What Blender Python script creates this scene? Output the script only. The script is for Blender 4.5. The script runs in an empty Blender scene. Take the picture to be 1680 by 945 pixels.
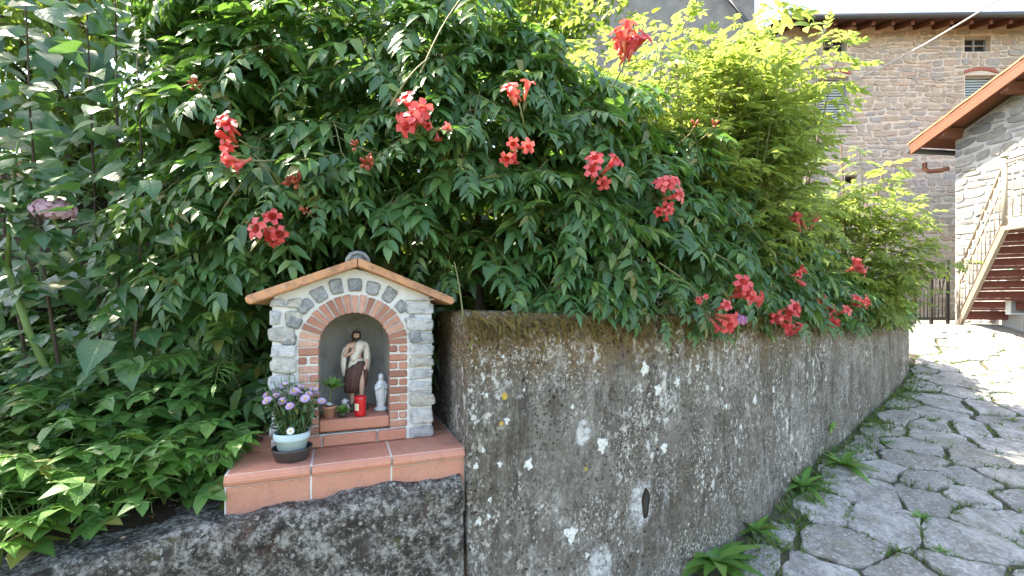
import bpy, bmesh, math, random
import numpy as np
from mathutils import Vector, Matrix

random.seed(11)
rng = np.random.default_rng(11)
R = math.radians
scene = bpy.context.scene
col = scene.collection

# ------------------------------------------------------------------ camera, sky, sun, exposure
FPX, CX, HY, EYE = 730.0, 840.0, 505.0, 1.6       # focal length (photo px), centre column, horizon row, eye height
cam_d = bpy.data.cameras.new('camera')
cam = bpy.data.objects.new('camera', cam_d)
col.objects.link(cam)
cam.location = (0, 0, EYE)
cam.rotation_euler = (R(90), 0, 0)
cam_d.sensor_width = 36.0
cam_d.lens = FPX / 1680 * 36
cam_d.shift_y = (HY - 472.5) / 1680
cam_d.clip_start = 0.05
cam_d.clip_end = 600
scene.camera = cam

SUN_AZ, SUN_EL = -73.0, 54.0                      # degrees: azimuth clockwise from +Y, elevation
world = bpy.data.worlds.new('World')
scene.world = world
world.use_nodes = True
wt = world.node_tree
sky = wt.nodes.new('ShaderNodeTexSky')
sky.sky_type = 'NISHITA'
sky.sun_disc = False
sky.sun_elevation = R(SUN_EL)
sky.sun_rotation = R(SUN_AZ)
sky.air_density = 1.0
sky.dust_density = 1.6
bg = wt.nodes['Background']
wt.links.new(sky.outputs[0], bg.inputs[0])
bg.inputs[1].default_value = 0.15

sun_d = bpy.data.lights.new('sun', 'SUN')
sun_d.energy = 4.6
sun_d.angle = R(0.5)
sun_d.color = (1.0, 0.94, 0.84)
sun = bpy.data.objects.new('sun', sun_d)
col.objects.link(sun)
sdir = Vector((math.sin(R(SUN_AZ)) * math.cos(R(SUN_EL)), math.cos(R(SUN_AZ)) * math.cos(R(SUN_EL)), math.sin(R(SUN_EL))))
sun.rotation_euler = (-sdir).to_track_quat('-Z', 'Y').to_euler()
sun.location = sdir * 30

vs = scene.view_settings
vs.view_transform = 'Standard'
vs.look = 'None'
vs.exposure = 2.6
vs.gamma = 1.0
vs.use_white_balance = True
vs.white_balance_temperature = 7300
vs.white_balance_tint = 10
scene.render.engine = 'CYCLES'
cy = scene.cycles
cy.max_bounces = 4
cy.diffuse_bounces = 3
cy.glossy_bounces = 1
cy.transmission_bounces = 3
cy.transparent_max_bounces = 4
cy.caustics_reflective = False
cy.caustics_refractive = False
cy.use_denoising = True
cy.use_adaptive_sampling = True
cy.adaptive_threshold = 0.03

# ------------------------------------------------------------------ object helpers
def tag(o, label=None, cat=None, group=None, kind=None):
    if label: o['label'] = label
    if cat: o['category'] = cat
    if group: o['group'] = group
    if kind: o['kind'] = kind
    return o

def empty(name, loc, rz=0.0, label=None, cat=None, group=None):
    o = bpy.data.objects.new(name, None)
    col.objects.link(o)
    o.location = loc
    o.rotation_euler = (0, 0, rz)
    o.empty_display_size = 0.05
    return tag(o, label, cat, group)

def mobj(name, me, parent=None, loc=None):
    o = bpy.data.objects.new(name, me)
    col.objects.link(o)
    if parent is not None:
        o.parent = parent
    if loc is not None:
        o.location = loc
    return o

def copy_tree(o, parent=None):
    c = o.copy()
    col.objects.link(c)
    c.parent = parent
    for ch in o.children:
        copy_tree(ch, c)
    return c

class MB:
    """collects geometry for one mesh"""
    def __init__(s):
        s.v, s.f, s.mi, s.sm = [], [], [], []
    def add(s, v, f, mi=0, smooth=False):
        b = len(s.v)
        s.v += [tuple(p) for p in v]
        for q in f:
            s.f.append([b + i for i in q]); s.mi.append(mi); s.sm.append(smooth)
    def box(s, x0, x1, y0, y1, z0, z1, mi=0):
        v = [(x, y, z) for z in (z0, z1) for y in (y0, y1) for x in (x0, x1)]
        f = [(0, 2, 3, 1), (4, 5, 7, 6), (0, 1, 5, 4), (2, 6, 7, 3), (0, 4, 6, 2), (1, 3, 7, 5)]
        s.add(v, f, mi)
    def bbox(s, x0, x1, y0, y1, z0, z1, b=0.004, mi=0):
        """box with chamfered edges"""
        b = min(b, (x1 - x0) * .45, (y1 - y0) * .45, (z1 - z0) * .45)
        bm = bmesh.new()
        vs_ = [bm.verts.new((x, y, z)) for z in (z0, z1) for y in (y0, y1) for x in (x0, x1)]
        for q in [(0, 2, 3, 1), (4, 5, 7, 6), (0, 1, 5, 4), (2, 6, 7, 3), (0, 4, 6, 2), (1, 3, 7, 5)]:
            bm.faces.new([vs_[i] for i in q])
        bmesh.ops.bevel(bm, geom=list(bm.edges), offset=b, segments=1, affect='EDGES')
        bm.verts.index_update()
        s.add([v.co[:] for v in bm.verts], [[v.index for v in f.verts] for f in bm.faces], mi)
        bm.free()
    def tube(s, path, rad, n=6, mi=0, cap=True, smooth=True):
        path = [Vector(p) for p in path]
        if not hasattr(rad, '__len__'): rad = [rad] * len(path)
        v, f = [], []
        up = Vector((0, 0, 1))
        for i, p in enumerate(path):
            t = (path[min(i + 1, len(path) - 1)] - path[max(i - 1, 0)]).normalized()
            a = t.cross(up)
            if a.length < 1e-3: a = t.cross(Vector((1, 0, 0)))
            a.normalize(); b = t.cross(a)
            for k in range(n):
                th = 2 * math.pi * k / n
                v.append(p + (a * math.cos(th) + b * math.sin(th)) * rad[i])
        for i in range(len(path) - 1):
            for k in range(n):
                f.append((i * n + k, i * n + (k + 1) % n, (i + 1) * n + (k + 1) % n, (i + 1) * n + k))
        s.add(v, f, mi, smooth)
        if cap:
            b0 = len(s.v) - len(v)
            s.f.append([b0 + k for k in range(n)][::-1]); s.mi.append(mi); s.sm.append(False)
            s.f.append([b0 + (len(path) - 1) * n + k for k in range(n)]); s.mi.append(mi); s.sm.append(False)
    def lathe(s, prof, n=20, mi=0, c=(0, 0, 0), smooth=True, wob=0.0):
        v, f = [], []
        for i, (r, z) in enumerate(prof):
            for k in range(n):
                th = 2 * math.pi * k / n
                rr = r * (1 + wob * math.sin(th * 3 + i))
                v.append((c[0] + rr * math.cos(th), c[1] + rr * math.sin(th), c[2] + z))
        m = len(prof)
        for i in range(m - 1):
            for k in range(n):
                f.append((i * n + k, i * n + (k + 1) % n, (i + 1) * n + (k + 1) % n, (i + 1) * n + k))
        f.append([k for k in range(n)][::-1]); f.append([(m - 1) * n + k for k in range(n)])
        s.add(v, f, mi, smooth)
    def loft(s, secs, mi=0, cap=True, smooth=True):
        n = len(secs[0]); v = [p for q in secs for p in q]; f = []
        for i in range(len(secs) - 1):
            for k in range(n):
                f.append((i * n + k, i * n + (k + 1) % n, (i + 1) * n + (k + 1) % n, (i + 1) * n + k))
        if cap:
            f.append([k for k in range(n)][::-1]); f.append([(len(secs) - 1) * n + k for k in range(n)])
        s.add(v, f, mi, smooth)
    def mesh(s, name, mats):
        me = bpy.data.meshes.new(name)
        me.from_pydata(s.v, [], s.f)
        if not isinstance(mats, (list, tuple)): mats = [mats]
        for m in mats: me.materials.append(m)
        me.polygons.foreach_set('material_index', s.mi)
        me.polygons.foreach_set('use_smooth', s.sm)
        me.update()
        return me
    def build(s, name, mats, parent=None, loc=None):
        return mobj(name, s.mesh(name, mats), parent, loc)

def np_mesh(name, V, T, mats, UV=None, MI=None, smooth=True):
    """triangle mesh straight from arrays"""
    V = np.ascontiguousarray(V, dtype=np.float32); T = np.ascontiguousarray(T, dtype=np.int32)
    me = bpy.data.meshes.new(name)
    me.vertices.add(len(V)); me.vertices.foreach_set('co', V.ravel())
    me.loops.add(T.size); me.loops.foreach_set('vertex_index', T.ravel())
    me.polygons.add(len(T))
    me.polygons.foreach_set('loop_start', np.arange(0, T.size, 3, dtype=np.int32))
    if not isinstance(mats, (list, tuple)): mats = [mats]
    for m in mats: me.materials.append(m)
    if MI is not None: me.polygons.foreach_set('material_index', np.ascontiguousarray(MI, dtype=np.int32))
    me.polygons.foreach_set('use_smooth', np.full(len(T), smooth, dtype=bool))
    if UV is not None:
        l = me.uv_layers.new(name='UVMap')
        l.data.foreach_set('uv', np.ascontiguousarray(UV[T.ravel()], dtype=np.float32).ravel())
    me.update(calc_edges=True)
    return me

# ------------------------------------------------------------------ materials
class NT:
    def __init__(s, name):
        s.m = bpy.data.materials.new(name); s.m.use_nodes = True
        s.t = s.m.node_tree; s.p = s.t.nodes['Principled BSDF']; s.out = s.t.nodes['Material Output']
        s._co = None
    def n(s, ty, **kw):
        nd = s.t.nodes.new(ty)
        for k, v in kw.items(): setattr(nd, k, v)
        return nd
    def L(s, a, b): s.t.links.new(a, b)
    def put(s, sock, v):
        if isinstance(v, bpy.types.NodeSocket): s.L(v, sock)
        elif isinstance(v, (tuple, list)) and len(v) == 3 and sock.type == 'RGBA': sock.default_value = (*v, 1)
        else: sock.default_value = v
    @property
    def co(s):
        if s._co is None: s._co = s.n('ShaderNodeTexCoord').outputs['Object']
        return s._co
    def map(s, scale=(1, 1, 1), rot=(0, 0, 0), vec=None, loc=(0, 0, 0)):
        m = s.n('ShaderNodeMapping'); s.L(vec or s.co, m.inputs['Vector'])
        m.inputs['Scale'].default_value = scale; m.inputs['Rotation'].default_value = rot; m.inputs['Location'].default_value = loc
        return m.outputs[0]
    def noise(s, scale, detail=4, rough=.55, vec=None, dist=0.0):
        x = s.n('ShaderNodeTexNoise'); s.L(vec or s.co, x.inputs['Vector'])
        x.inputs['Scale'].default_value = scale; x.inputs['Detail'].default_value = detail
        x.inputs['Roughness'].default_value = rough; x.inputs['Distortion'].default_value = dist
        return x.outputs['Fac']
    def voro(s, scale, vec=None, feature='F1', rand=1.0, out='Distance'):
        x = s.n('ShaderNodeTexVoronoi', feature=feature); s.L(vec or s.co, x.inputs['Vector'])
        x.inputs['Scale'].default_value = scale; x.inputs['Randomness'].default_value = rand
        return x.outputs[out]
    def ramp(s, fac, stops, interp='LINEAR'):
        r = s.n('ShaderNodeValToRGB'); s.L(fac, r.inputs[0]); e = r.color_ramp.elements
        r.color_ramp.interpolation = interp
        while len(e) < len(stops): e.new(.5)
        for el, (p, c) in zip(e, stops):
            el.position = p; el.color = (c, c, c, 1) if not hasattr(c, '__len__') else (*c, 1)
        return r.outputs[0]
    def mix(s, fac, a, b, mode='MIX'):
        x = s.n('ShaderNodeMix', data_type='RGBA', blend_type=mode)
        s.put(x.inputs[0], fac); s.put(x.inputs[6], a); s.put(x.inputs[7], b)
        return x.outputs[2]
    def math(s, op, a, b=0.0):
        x = s.n('ShaderNodeMath', operation=op); s.put(x.inputs[0], a); s.put(x.inputs[1], b)
        return x.outputs[0]
    def rnd(s): return s.n('ShaderNodeObjectInfo').outputs['Random']
    def island(s): return s.n('ShaderNodeNewGeometry').outputs['Random Per Island']
    def sep(s, vec=None):
        x = s.n('ShaderNodeSeparateXYZ'); s.L(vec or s.co, x.inputs[0]); return x.outputs
    def bump(s, h, strength=.5, dist=.01, prev=None):
        b = s.n('ShaderNodeBump'); b.inputs['Strength'].default_value = strength; b.inputs['Distance'].default_value = dist
        s.L(h, b.inputs['Height'])
        if prev is not None: s.L(prev, b.inputs['Normal'])
        return b.outputs[0]
    def fin(s, colr, rough=.8, normal=None, spec=.3, metal=0.0):
        s.put(s.p.inputs['Base Color'], colr); s.put(s.p.inputs['Roughness'], rough)
        s.p.inputs['Specular IOR Level'].default_value = spec; s.p.inputs['Metallic'].default_value = metal
        if normal is not None: s.L(normal, s.p.inputs['Normal'])
        return s.m

M = {}

def leaf_mat(name, dark, light, trans, tfac=.35, rough=.38, yellow=None, spec=.5):
    t = NT(name)
    r = t.math('FRACT', t.math('ADD', t.island(), t.rnd()))
    stops = [(0, dark), (.8, light)]
    if yellow: stops.append((1.0, yellow))
    c = t.ramp(r, stops)
    r2 = t.math('FRACT', t.math('MULTIPLY', r, 37.7))
    c = t.mix(t.ramp(r2, [(.955, 0.0), (.965, .75)], 'CONSTANT'), c, (.26, .20, .05))
    uv = t.n('ShaderNodeUVMap').outputs[0]
    s = t.sep(uv)
    ac = t.math('ABSOLUTE', t.math('SUBTRACT', s[0], .5))
    mid = t.ramp(ac, [(0.0, 1.0), (.035, .55), (.07, 0.0)])
    w = t.math('SINE', t.math('MULTIPLY', t.math('SUBTRACT', s[1], t.math('MULTIPLY', ac, .55)), 46.0))
    ve = t.ramp(w, [(.9, 0.0), (1.0, .35)])
    vein = t.math('MAXIMUM', mid, ve)
    c2 = t.mix(t.math('MULTIPLY', vein, .45), c, light if not yellow else yellow)
    mo = t.noise(9, 2, vec=t.n('ShaderNodeNewGeometry').outputs['Position'])
    c2 = t.mix(t.ramp(mo, [(.35, 0.0), (.7, .45)]), c2, dark)
    c2 = t.mix(t.ramp(t.noise(60, 3, .6, t.n('ShaderNodeNewGeometry').outputs['Position']), [(.68, 0.0), (.72, .7)]), c2, (.16, .11, .045))
    nb = t.bump(t.math('ADD', t.math('MULTIPLY', w, .3), t.math('MULTIPLY', mid, -1.0)), .35, .002)
    t.put(t.p.inputs['Base Color'], c2)
    t.p.inputs['Roughness'].default_value = rough
    t.p.inputs['Specular IOR Level'].default_value = spec
    t.L(nb, t.p.inputs['Normal'])
    tr = t.n('ShaderNodeBsdfTranslucent'); t.put(tr.inputs[0], t.mix(.35, trans, c, 'MIX'))
    mx = t.n('ShaderNodeMixShader'); mx.inputs[0].default_value = tfac
    t.L(t.p.outputs[0], mx.inputs[1]); t.L(tr.outputs[0], mx.inputs[2]); t.L(mx.outputs[0], t.out.inputs['Surface'])
    return t.m

M['leaf_vine'] = leaf_mat('vine_leaf', (.026, .085, .028), (.095, .21, .065), (.19, .38, .04), .38, .30, (.24, .34, .09), .6)
M['leaf_shrub'] = leaf_mat('shrub_leaf', (.028, .090, .040), (.085, .185, .075), (.15, .32, .04), .32, .32, (.17, .27, .07), .6)
M['leaf_bright'] = leaf_mat('bright_leaf', (.10, .18, .04), (.21, .29, .06), (.48, .58, .11), .55, .38, (.36, .39, .13))
M['leaf_ground'] = leaf_mat('ground_plant_leaf', (.07, .19, .035), (.14, .31, .06), (.28, .48, .06), .38, .40, (.23, .37, .08))
M['leaf_under'] = leaf_mat('undergrowth_leaf', (.04, .12, .03), (.11, .24, .05), (.22, .40, .05), .36, .40, (.18, .31, .07))
M['leaf_tree'] = leaf_mat('tree_leaf', (.04, .10, .02), (.10, .18, .035), (.30, .42, .05), .45, .45, (.17, .24, .05))
M['leaf_mum'] = leaf_mat('chrysanthemum_leaf', (.03, .085, .035), (.07, .15, .06), (.1, .2, .05), .25, .45)

def simple(name, c, rough=.6, var=.25, scale=30, spec=.3, bump=.0, metal=0.0):
    t = NT(name)
    d = tuple(x * (1 - var) for x in c); l = tuple(min(1, x * (1 + var)) for x in c)
    cc = t.mix(t.noise(scale, 4), d, l)
    cc = t.mix(t.math('MULTIPLY', t.rnd(), .25), cc, d)
    nb = t.bump(t.noise(scale * 2, 3), bump, .004) if bump else None
    return t.fin(cc, rough, nb, spec, metal)

def petal(name, a, b, trans, tf=.3):
    t = NT(name)
    c = t.mix(t.math('FRACT', t.math('ADD', t.island(), t.rnd())), a, b)
    c = t.mix(t.ramp(t.noise(60, 3), [(.4, 0.0), (.75, .5)]), c, tuple(x * .6 for x in a))
    t.put(t.p.inputs['Base Color'], c); t.p.inputs['Roughness'].default_value = .45
    tr = t.n('ShaderNodeBsdfTranslucent'); t.put(tr.inputs[0], trans)
    mx = t.n('ShaderNodeMixShader'); mx.inputs[0].default_value = tf
    t.L(t.p.outputs[0], mx.inputs[1]); t.L(tr.outputs[0], mx.inputs[2]); t.L(mx.outputs[0], t.out.inputs['Surface'])
    return t.m

M['petal_red'] = petal('trumpet_petal', (.60, .045, .055), (.80, .16, .15), (.78, .14, .11))
M['petal_orange'] = petal('trumpet_tube', (.58, .12, .07), (.64, .22, .12), (.7, .22, .1))
M['petal_pink'] = petal('pink_petal', (.62, .36, .50), (.72, .50, .62), (.7, .4, .5))
M['petal_mauve'] = petal('mauve_petal', (.52, .16, .40), (.62, .30, .52), (.6, .2, .4))
M['petal_lilac'] = petal('lilac_petal', (.52, .34, .60), (.70, .54, .74), (.6, .4, .65))
M['flower_eye'] = simple('flower_eye', (.62, .45, .08), .7)
M['stem_green'] = simple('green_stem', (.13, .20, .06), .6, .3, 60)
M['stem_vine'] = simple('vine_stem', (.17, .17, .07), .65, .35, 60)
M['bark'] = simple('bark', (.085, .06, .045), .9, .5, 40, bump=.6)
M['bud'] = petal('flower_bud', (.42, .07, .05), (.5, .16, .08), (.5, .15, .08))

LIME = [((.70, 2.50, .50), (9, 9, 5.0)), ((.45, 2.36, .22), (8, 8, 5.0)), ((.36, 2.32, .95), (14, 14, 9))]
def m_wall():
    t = NT('weathered_concrete_wall'); z = t.sep()[2]
    st = t.map((1, 1, .16))
    base = t.ramp(t.noise(2.6, 6, .7), [(.30, (.065, .058, .048)), (.45, (.13, .12, .10)), (.55, (.195, .183, .16)), (.70, (.31, .295, .265))])
    fine = t.noise(30, 7, .8)
    c = t.mix(t.ramp(fine, [(.45, 0.0), (.60, .75)]), base, t.ramp(t.noise(1.7, 4, .65, t.map(loc=(7, 0, 3))), [(.40, (.15, .13, .10)), (.60, (.34, .315, .27))]))
    c = t.mix(t.ramp(t.noise(17, 7, .85, t.map((1, 1, .6), loc=(4, 0, 2))), [(.50, 0.0), (.60, .75)]), c, (.066, .052, .038))
    c = t.mix(t.ramp(t.noise(1.1, 4, .6, t.map(loc=(0, 3, 1))), [(.45, 0.0), (.62, .5)]), c, (.085, .066, .045))
    c = t.mix(t.ramp(t.noise(24, 6, .8, t.map((1, 1, .6), loc=(9, 0, 5))), [(.56, 0.0), (.66, .6)]), c, (.38, .345, .28))
    c = t.mix(t.ramp(t.noise(9, 6, .75, st), [(.50, 0.0), (.66, .8)]), c, (.05, .042, .034))
    c = t.mix(t.ramp(t.noise(22, 5, .75, t.map((1, 1, .1), loc=(1, 4, 0))), [(.55, 0.0), (.70, .55)]), c, (.26, .24, .21))
    # moss and rust-brown stain below the coping
    fr = t.math('ADD', z, t.math('MULTIPLY', t.noise(6, 6, .75, st), .62))
    mr = t.n('ShaderNodeMapRange'); t.L(fr, mr.inputs[0]); mr.inputs[1].default_value = 1.50; mr.inputs[2].default_value = 1.76
    c = t.mix(t.math('MULTIPLY', mr.outputs[0], t.ramp(fine, [(.3, .5), (.6, 1.0)])), c,
              t.ramp(t.noise(40, 4, .75), [(.35, (.055, .030, .010)), (.54, (.17, .092, .026)), (.70, (.19, .16, .04))]))
    c = t.mix(t.ramp(t.noise(3.2, 6, .75, t.map((1, 1, .5), loc=(6, 6, 1))), [(.52, 0.0), (.64, .45)]), c, (.07, .056, .042))
    # green algae patches
    c = t.mix(t.ramp(t.noise(5, 4, .6, t.map(loc=(3, 1, 2))), [(.60, 0.0), (.74, .5)]), c, (.12, .13, .055))
    # black specks, thick in patches
    v = t.voro(44); c = t.mix(t.math('MULTIPLY', t.ramp(v, [(.20, 1.0), (.30, 0.0)]), t.ramp(t.noise(3.5, 4, .6), [(.44, 0.0), (.56, .95)])), c, (.016, .014, .012))
    v = t.voro(19, t.map(loc=(5, 5, 1))); c = t.mix(t.math('MULTIPLY', t.ramp(v, [(.13, 1.0), (.24, 0.0)]), t.ramp(t.noise(2.5, 4, .6, t.map(loc=(2, 9, 4))), [(.48, 0.0), (.58, .9)])), c, (.022, .018, .015))
    # pale lichen crust gathered in patches
    for sc, lo, wd, ps, a, b, colr in ((42, .54, .05, 2.3, .50, .62, (.42, .39, .34)), (20, .56, .04, 1.5, .50, .58, (.56, .55, .51)), (70, .55, .05, 3.1, .46, .60, (.50, .48, .43))):
        g = t.ramp(t.noise(ps, 4, .65, t.map(loc=(1, sc, 3))), [(a, 0.0), (b, 1.0)])
        c = t.mix(t.math('MULTIPLY', t.ramp(t.noise(sc, 5, .7, t.map((1, 1, .75), loc=(sc, 2, 1))), [(lo, 0.0), (lo + wd, .9)]), g), c, colr)
    v = t.voro(21, t.map(loc=(3, 2, 8)))
    g = t.ramp(t.noise(2.0, 3, .6, t.map(loc=(1, 6, 3))), [(.54, 0.0), (.62, 1.0)])
    c = t.mix(t.math('MULTIPLY', t.ramp(t.math('ADD', v, t.math('MULTIPLY', t.noise(60, 4, .7), .25)), [(.28, .9), (.34, 0.0)]), g), c, (.56, .55, .51))
    # lime crust round the drain slot and below it
    pos = t.n('ShaderNodeNewGeometry').outputs['Position']
    for ctr, rad in LIME:
        m = t.n('ShaderNodeMapping'); t.L(pos, m.inputs['Vector']); m.inputs['Location'].default_value = [-a * b for a, b in zip(ctr, rad)]; m.inputs['Scale'].default_value = rad
        ln = t.n('ShaderNodeVectorMath', operation='LENGTH'); t.L(m.outputs[0], ln.inputs[0])
        g = t.math('ADD', ln.outputs['Value'], t.math('MULTIPLY', t.noise(14, 6, .8), 1.3))
        c = t.mix(t.math('MULTIPLY', t.ramp(t.math('MULTIPLY', g, .5), [(.58, .9), (.72, 0.0)]), t.ramp(fine, [(.40, .1), (.56, 1.0)])), c, (.60, .60, .58))
    # lime run-off streak patches
    g = t.ramp(t.noise(1.6, 5, .75, t.map((1.6, 1.6, .7), loc=(2.3, .4, .15))), [(.58, 0.0), (.70, .85)])
    c = t.mix(t.math('MULTIPLY', g, t.ramp(fine, [(.42, 0.0), (.55, 1.0)])), c, (.50, .50, .48))
    h = t.math('ADD', t.math('MULTIPLY', fine, .8), t.math('MULTIPLY', t.noise(90, 4, .75), .4))
    nb = t.bump(h, .9, .014)
    return t.fin(c, .92, nb, .2)
M['wall'] = m_wall()

def m_lowwall():
    t = NT('lichen_crusted_concrete')
    n1 = t.noise(17, 8, .85); n2 = t.noise(48, 5, .8); n3 = t.noise(3.0, 6, .7)
    c = t.ramp(n1, [(.38, (.022, .019, .016)), (.46, (.085, .075, .062)), (.52, (.24, .225, .195)), (.60, (.50, .48, .44))])
    c = t.mix(t.ramp(n2, [(.50, .0), (.58, .85)]), c, (.035, .030, .025))
    c = t.mix(t.ramp(n3, [(.50, 0.0), (.62, .7)]), c, (.075, .062, .05))
    c = t.mix(t.ramp(t.noise(2.2, 5, .7, t.map(loc=(5, 2, 0))), [(.56, 0.0), (.66, .75)]), c, (.14, .065, .04))
    c = t.mix(t.ramp(t.noise(6, 5, .7, t.map(loc=(1, 7, 0))), [(.58, 0.0), (.68, .7)]), c, (.13, .13, .045))
    c = t.mix(t.ramp(t.noise(36, 6, .8, t.map(loc=(3, 1, 6))), [(.56, 0.0), (.62, .9)]), c, (.52, .50, .46))
    c = t.mix(t.math('MULTIPLY', t.ramp(t.voro(26), [(.14, .9), (.26, 0.0)]), t.ramp(t.noise(5, 3), [(.46, 0.0), (.58, 1.0)])), c, (.54, .53, .49))
    nb = t.bump(t.math('ADD', n1, t.math('MULTIPLY', n2, .5)), 1.0, .03)
    return t.fin(c, .9, nb, .25)
M['lowwall'] = m_lowwall()

def m_lichen():
    t = NT('white_lichen')
    c = t.mix(t.ramp(t.noise(70, 4, .7), [(.42, 0.0), (.62, .75)]), (.66, .66, .62), (.34, .33, .29))
    return t.fin(c, .95, t.bump(t.noise(120, 4), .6, .004), .1)
M['lichen'] = m_lichen()
M['lichen_y'] = simple('ochre_lichen', (.42, .30, .07), .95, .4, 90, .1)

def m_terracotta():
    t = NT('terracotta_tile')
    c = t.mix(t.noise(6, 5, .6), (.42, .165, .105), (.54, .245, .165))
    c = t.mix(t.math('MULTIPLY', t.rnd(), .4), c, (.50, .26, .18))
    c = t.mix(t.ramp(t.noise(28, 5, .7), [(.52, 0.0), (.75, .55)]), c, (.28, .12, .085))
    c = t.mix(t.ramp(t.noise(3, 4, .6, t.map(loc=(3, 3, 3))), [(.56, 0.0), (.75, .4)]), c, (.30, .22, .18))
    c = t.mix(t.ramp(t.noise(7, 6, .8, t.map((1, 1, .5), loc=(6, 1, 2))), [(.54, 0.0), (.66, .5)]), c, (.17, .115, .09))
    c = t.mix(t.ramp(t.noise(50, 5, .8, t.map(loc=(2, 8, 2))), [(.60, 0.0), (.70, .5)]), c, (.60, .44, .36))
    return t.fin(c, .66, t.bump(t.math('ADD', t.noise(120, 4, .7), t.noise(14, 3)), .4, .004), .3)
M['terracotta'] = m_terracotta()
def m_roofslab():
    t = NT('roof_slab_terracotta')
    c = t.mix(t.noise(9, 5, .6), (.46, .20, .095), (.60, .32, .17))
    c = t.mix(t.ramp(t.noise(11, 6, .8), [(.47, 0.0), (.62, .7)]), c, (.20, .115, .08))
    c = t.mix(t.ramp(t.noise(34, 5, .8, t.map(loc=(4, 4, 4))), [(.58, 0.0), (.66, .6)]), c, (.58, .46, .36))
    return t.fin(c, .75, t.bump(t.noise(90, 4, .7), .4, .004), .25)
M['roofslab'] = m_roofslab()
def m_brick():
    t = NT('red_brick')
    c = t.ramp(t.rnd(), [(0, (.27, .125, .09)), (.4, (.40, .18, .12)), (.8, (.50, .26, .185)), (1, (.54, .33, .25))])
    c = t.mix(t.ramp(t.noise(40, 5, .7), [(.42, 0.0), (.7, .6)]), c, (.26, .13, .095))
    c = t.mix(t.ramp(t.noise(16, 4, .7, t.map(loc=(2, 5, 1))), [(.56, 0.0), (.75, .45)]), c, (.52, .42, .36))
    return t.fin(c, .85, t.bump(t.noise(110, 4, .7), .5, .004), .2)
M['brick'] = m_brick()
def m_mortar():
    t = NT('pale_mortar')
    c = t.mix(t.noise(12, 5, .65), (.56, .54, .50), (.74, .72, .68))
    c = t.mix(t.ramp(t.noise(45, 4, .7), [(.55, 0.0), (.75, .5)]), c, (.36, .34, .30))
    return t.fin(c, .92, t.bump(t.noise(80, 5, .75), .8, .006), .15)
M['mortar'] = m_mortar()
def m_stone():
    t = NT('shrine_stone')
    r = t.rnd()
    c = t.ramp(r, [(0, (.36, .36, .36)), (.35, (.50, .50, .49)), (.6, (.58, .57, .55)), (.8, (.52, .48, .40)), (1, (.44, .41, .36))])
    c = t.mix(t.ramp(t.noise(26, 6, .75), [(.45, 0.0), (.64, .75)]), c, (.21, .21, .21))
    c = t.mix(t.ramp(t.noise(38, 5, .7, t.map(loc=(2, 2, 2))), [(.56, 0.0), (.68, .7)]), c, (.60, .60, .58))
    return t.fin(c, .9, t.bump(t.noise(40, 6, .75), .9, .012), .2)
M['stone'] = m_stone()
def m_darkstone():
    t = NT('arch_stone')
    c = t.mix(t.rnd(), (.20, .205, .21), (.40, .40, .39))
    c = t.mix(t.ramp(t.noise(30, 6, .75), [(.42, 0.0), (.64, .8)]), c, (.09, .10, .11))
    c = t.mix(t.ramp(t.noise(50, 5, .7, t.map(loc=(2, 2, 2))), [(.56, 0.0), (.7, .6)]), c, (.46, .46, .44))
    return t.fin(c, .9, t.bump(t.noise(40, 6, .75), .9, .012), .2)
M['darkstone'] = m_darkstone()
def m_niche():
    t = NT('niche_plaster')
    c = t.mix(t.noise(7, 6, .7), (.20, .20, .19), (.42, .41, .38))
    c = t.mix(t.ramp(t.noise(11, 5, .7, t.map(loc=(3, 1, 1))), [(.54, 0.0), (.7, .6)]), c, (.12, .115, .10))
    c = t.mix(t.ramp(t.noise(22, 5, .7, t.map(loc=(8, 1, 1))), [(.60, 0.0), (.72, .6)]), c, (.50, .49, .45))
    return t.fin(c, .92, t.bump(t.noise(60, 5), .4, .004), .15)
M['niche'] = m_niche()

def m_paving():
    t = NT('paving_stone')
    r = t.rnd()
    c = t.ramp(r, [(0, (.25, .235, .21)), (.3, (.37, .355, .33)), (.6, (.46, .435, .40)), (.85, (.40, .37, .325)), (1, (.29, .265, .23))])
    c = t.mix(t.ramp(t.noise(5, 6, .7), [(.4, 0.0), (.62, .8)]), c, (.16, .15, .135))
    c = t.mix(t.ramp(t.noise(24, 6, .75, t.map((1, .5, 1), rot=(0, 0, .6))), [(.48, 0.0), (.64, .75)]), c, (.13, .12, .105))
    c = t.mix(t.ramp(t.noise(42, 5, .7, t.map(loc=(3, 3, 0))), [(.52, 0.0), (.66, .75)]), c, (.54, .53, .51))
    c = t.mix(t.ramp(t.noise(3.2, 4, .6, t.map(loc=(9, 2, 0))), [(.52, 0.0), (.68, .55)]), c, (.14, .145, .085))
    h = t.math('ADD', t.noise(14, 6, .7, t.map((1, .45, 1), rot=(0, 0, .6))), t.math('MULTIPLY', t.noise(60, 5, .75), .6))
    return t.fin(c, .62, t.bump(h, .9, .013), .35)
M['paving'] = m_paving()
def m_soil():
    t = NT('soil')
    c = t.mix(t.noise(14, 6, .7), (.055, .046, .034), (.15, .13, .10))
    c = t.mix(t.ramp(t.noise(5, 5, .7), [(.42, 0.0), (.58, .8)]), c, (.075, .11, .035))
    c = t.mix(t.ramp(t.voro(45), [(.16, .6), (.28, 0.0)]), c, (.20, .18, .15))
    return t.fin(c, .95, t.bump(t.noise(50, 5, .75), .9, .02), .15)
M['soil'] = m_soil()
def m_litter():
    t = NT('leaf_litter_soil')
    c = t.mix(t.noise(18, 6, .7), (.022, .018, .012), (.075, .055, .035))
    return t.fin(c, .95, t.bump(t.noise(40, 5, .75), .9, .03), .1)
M['litter'] = m_litter()

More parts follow.
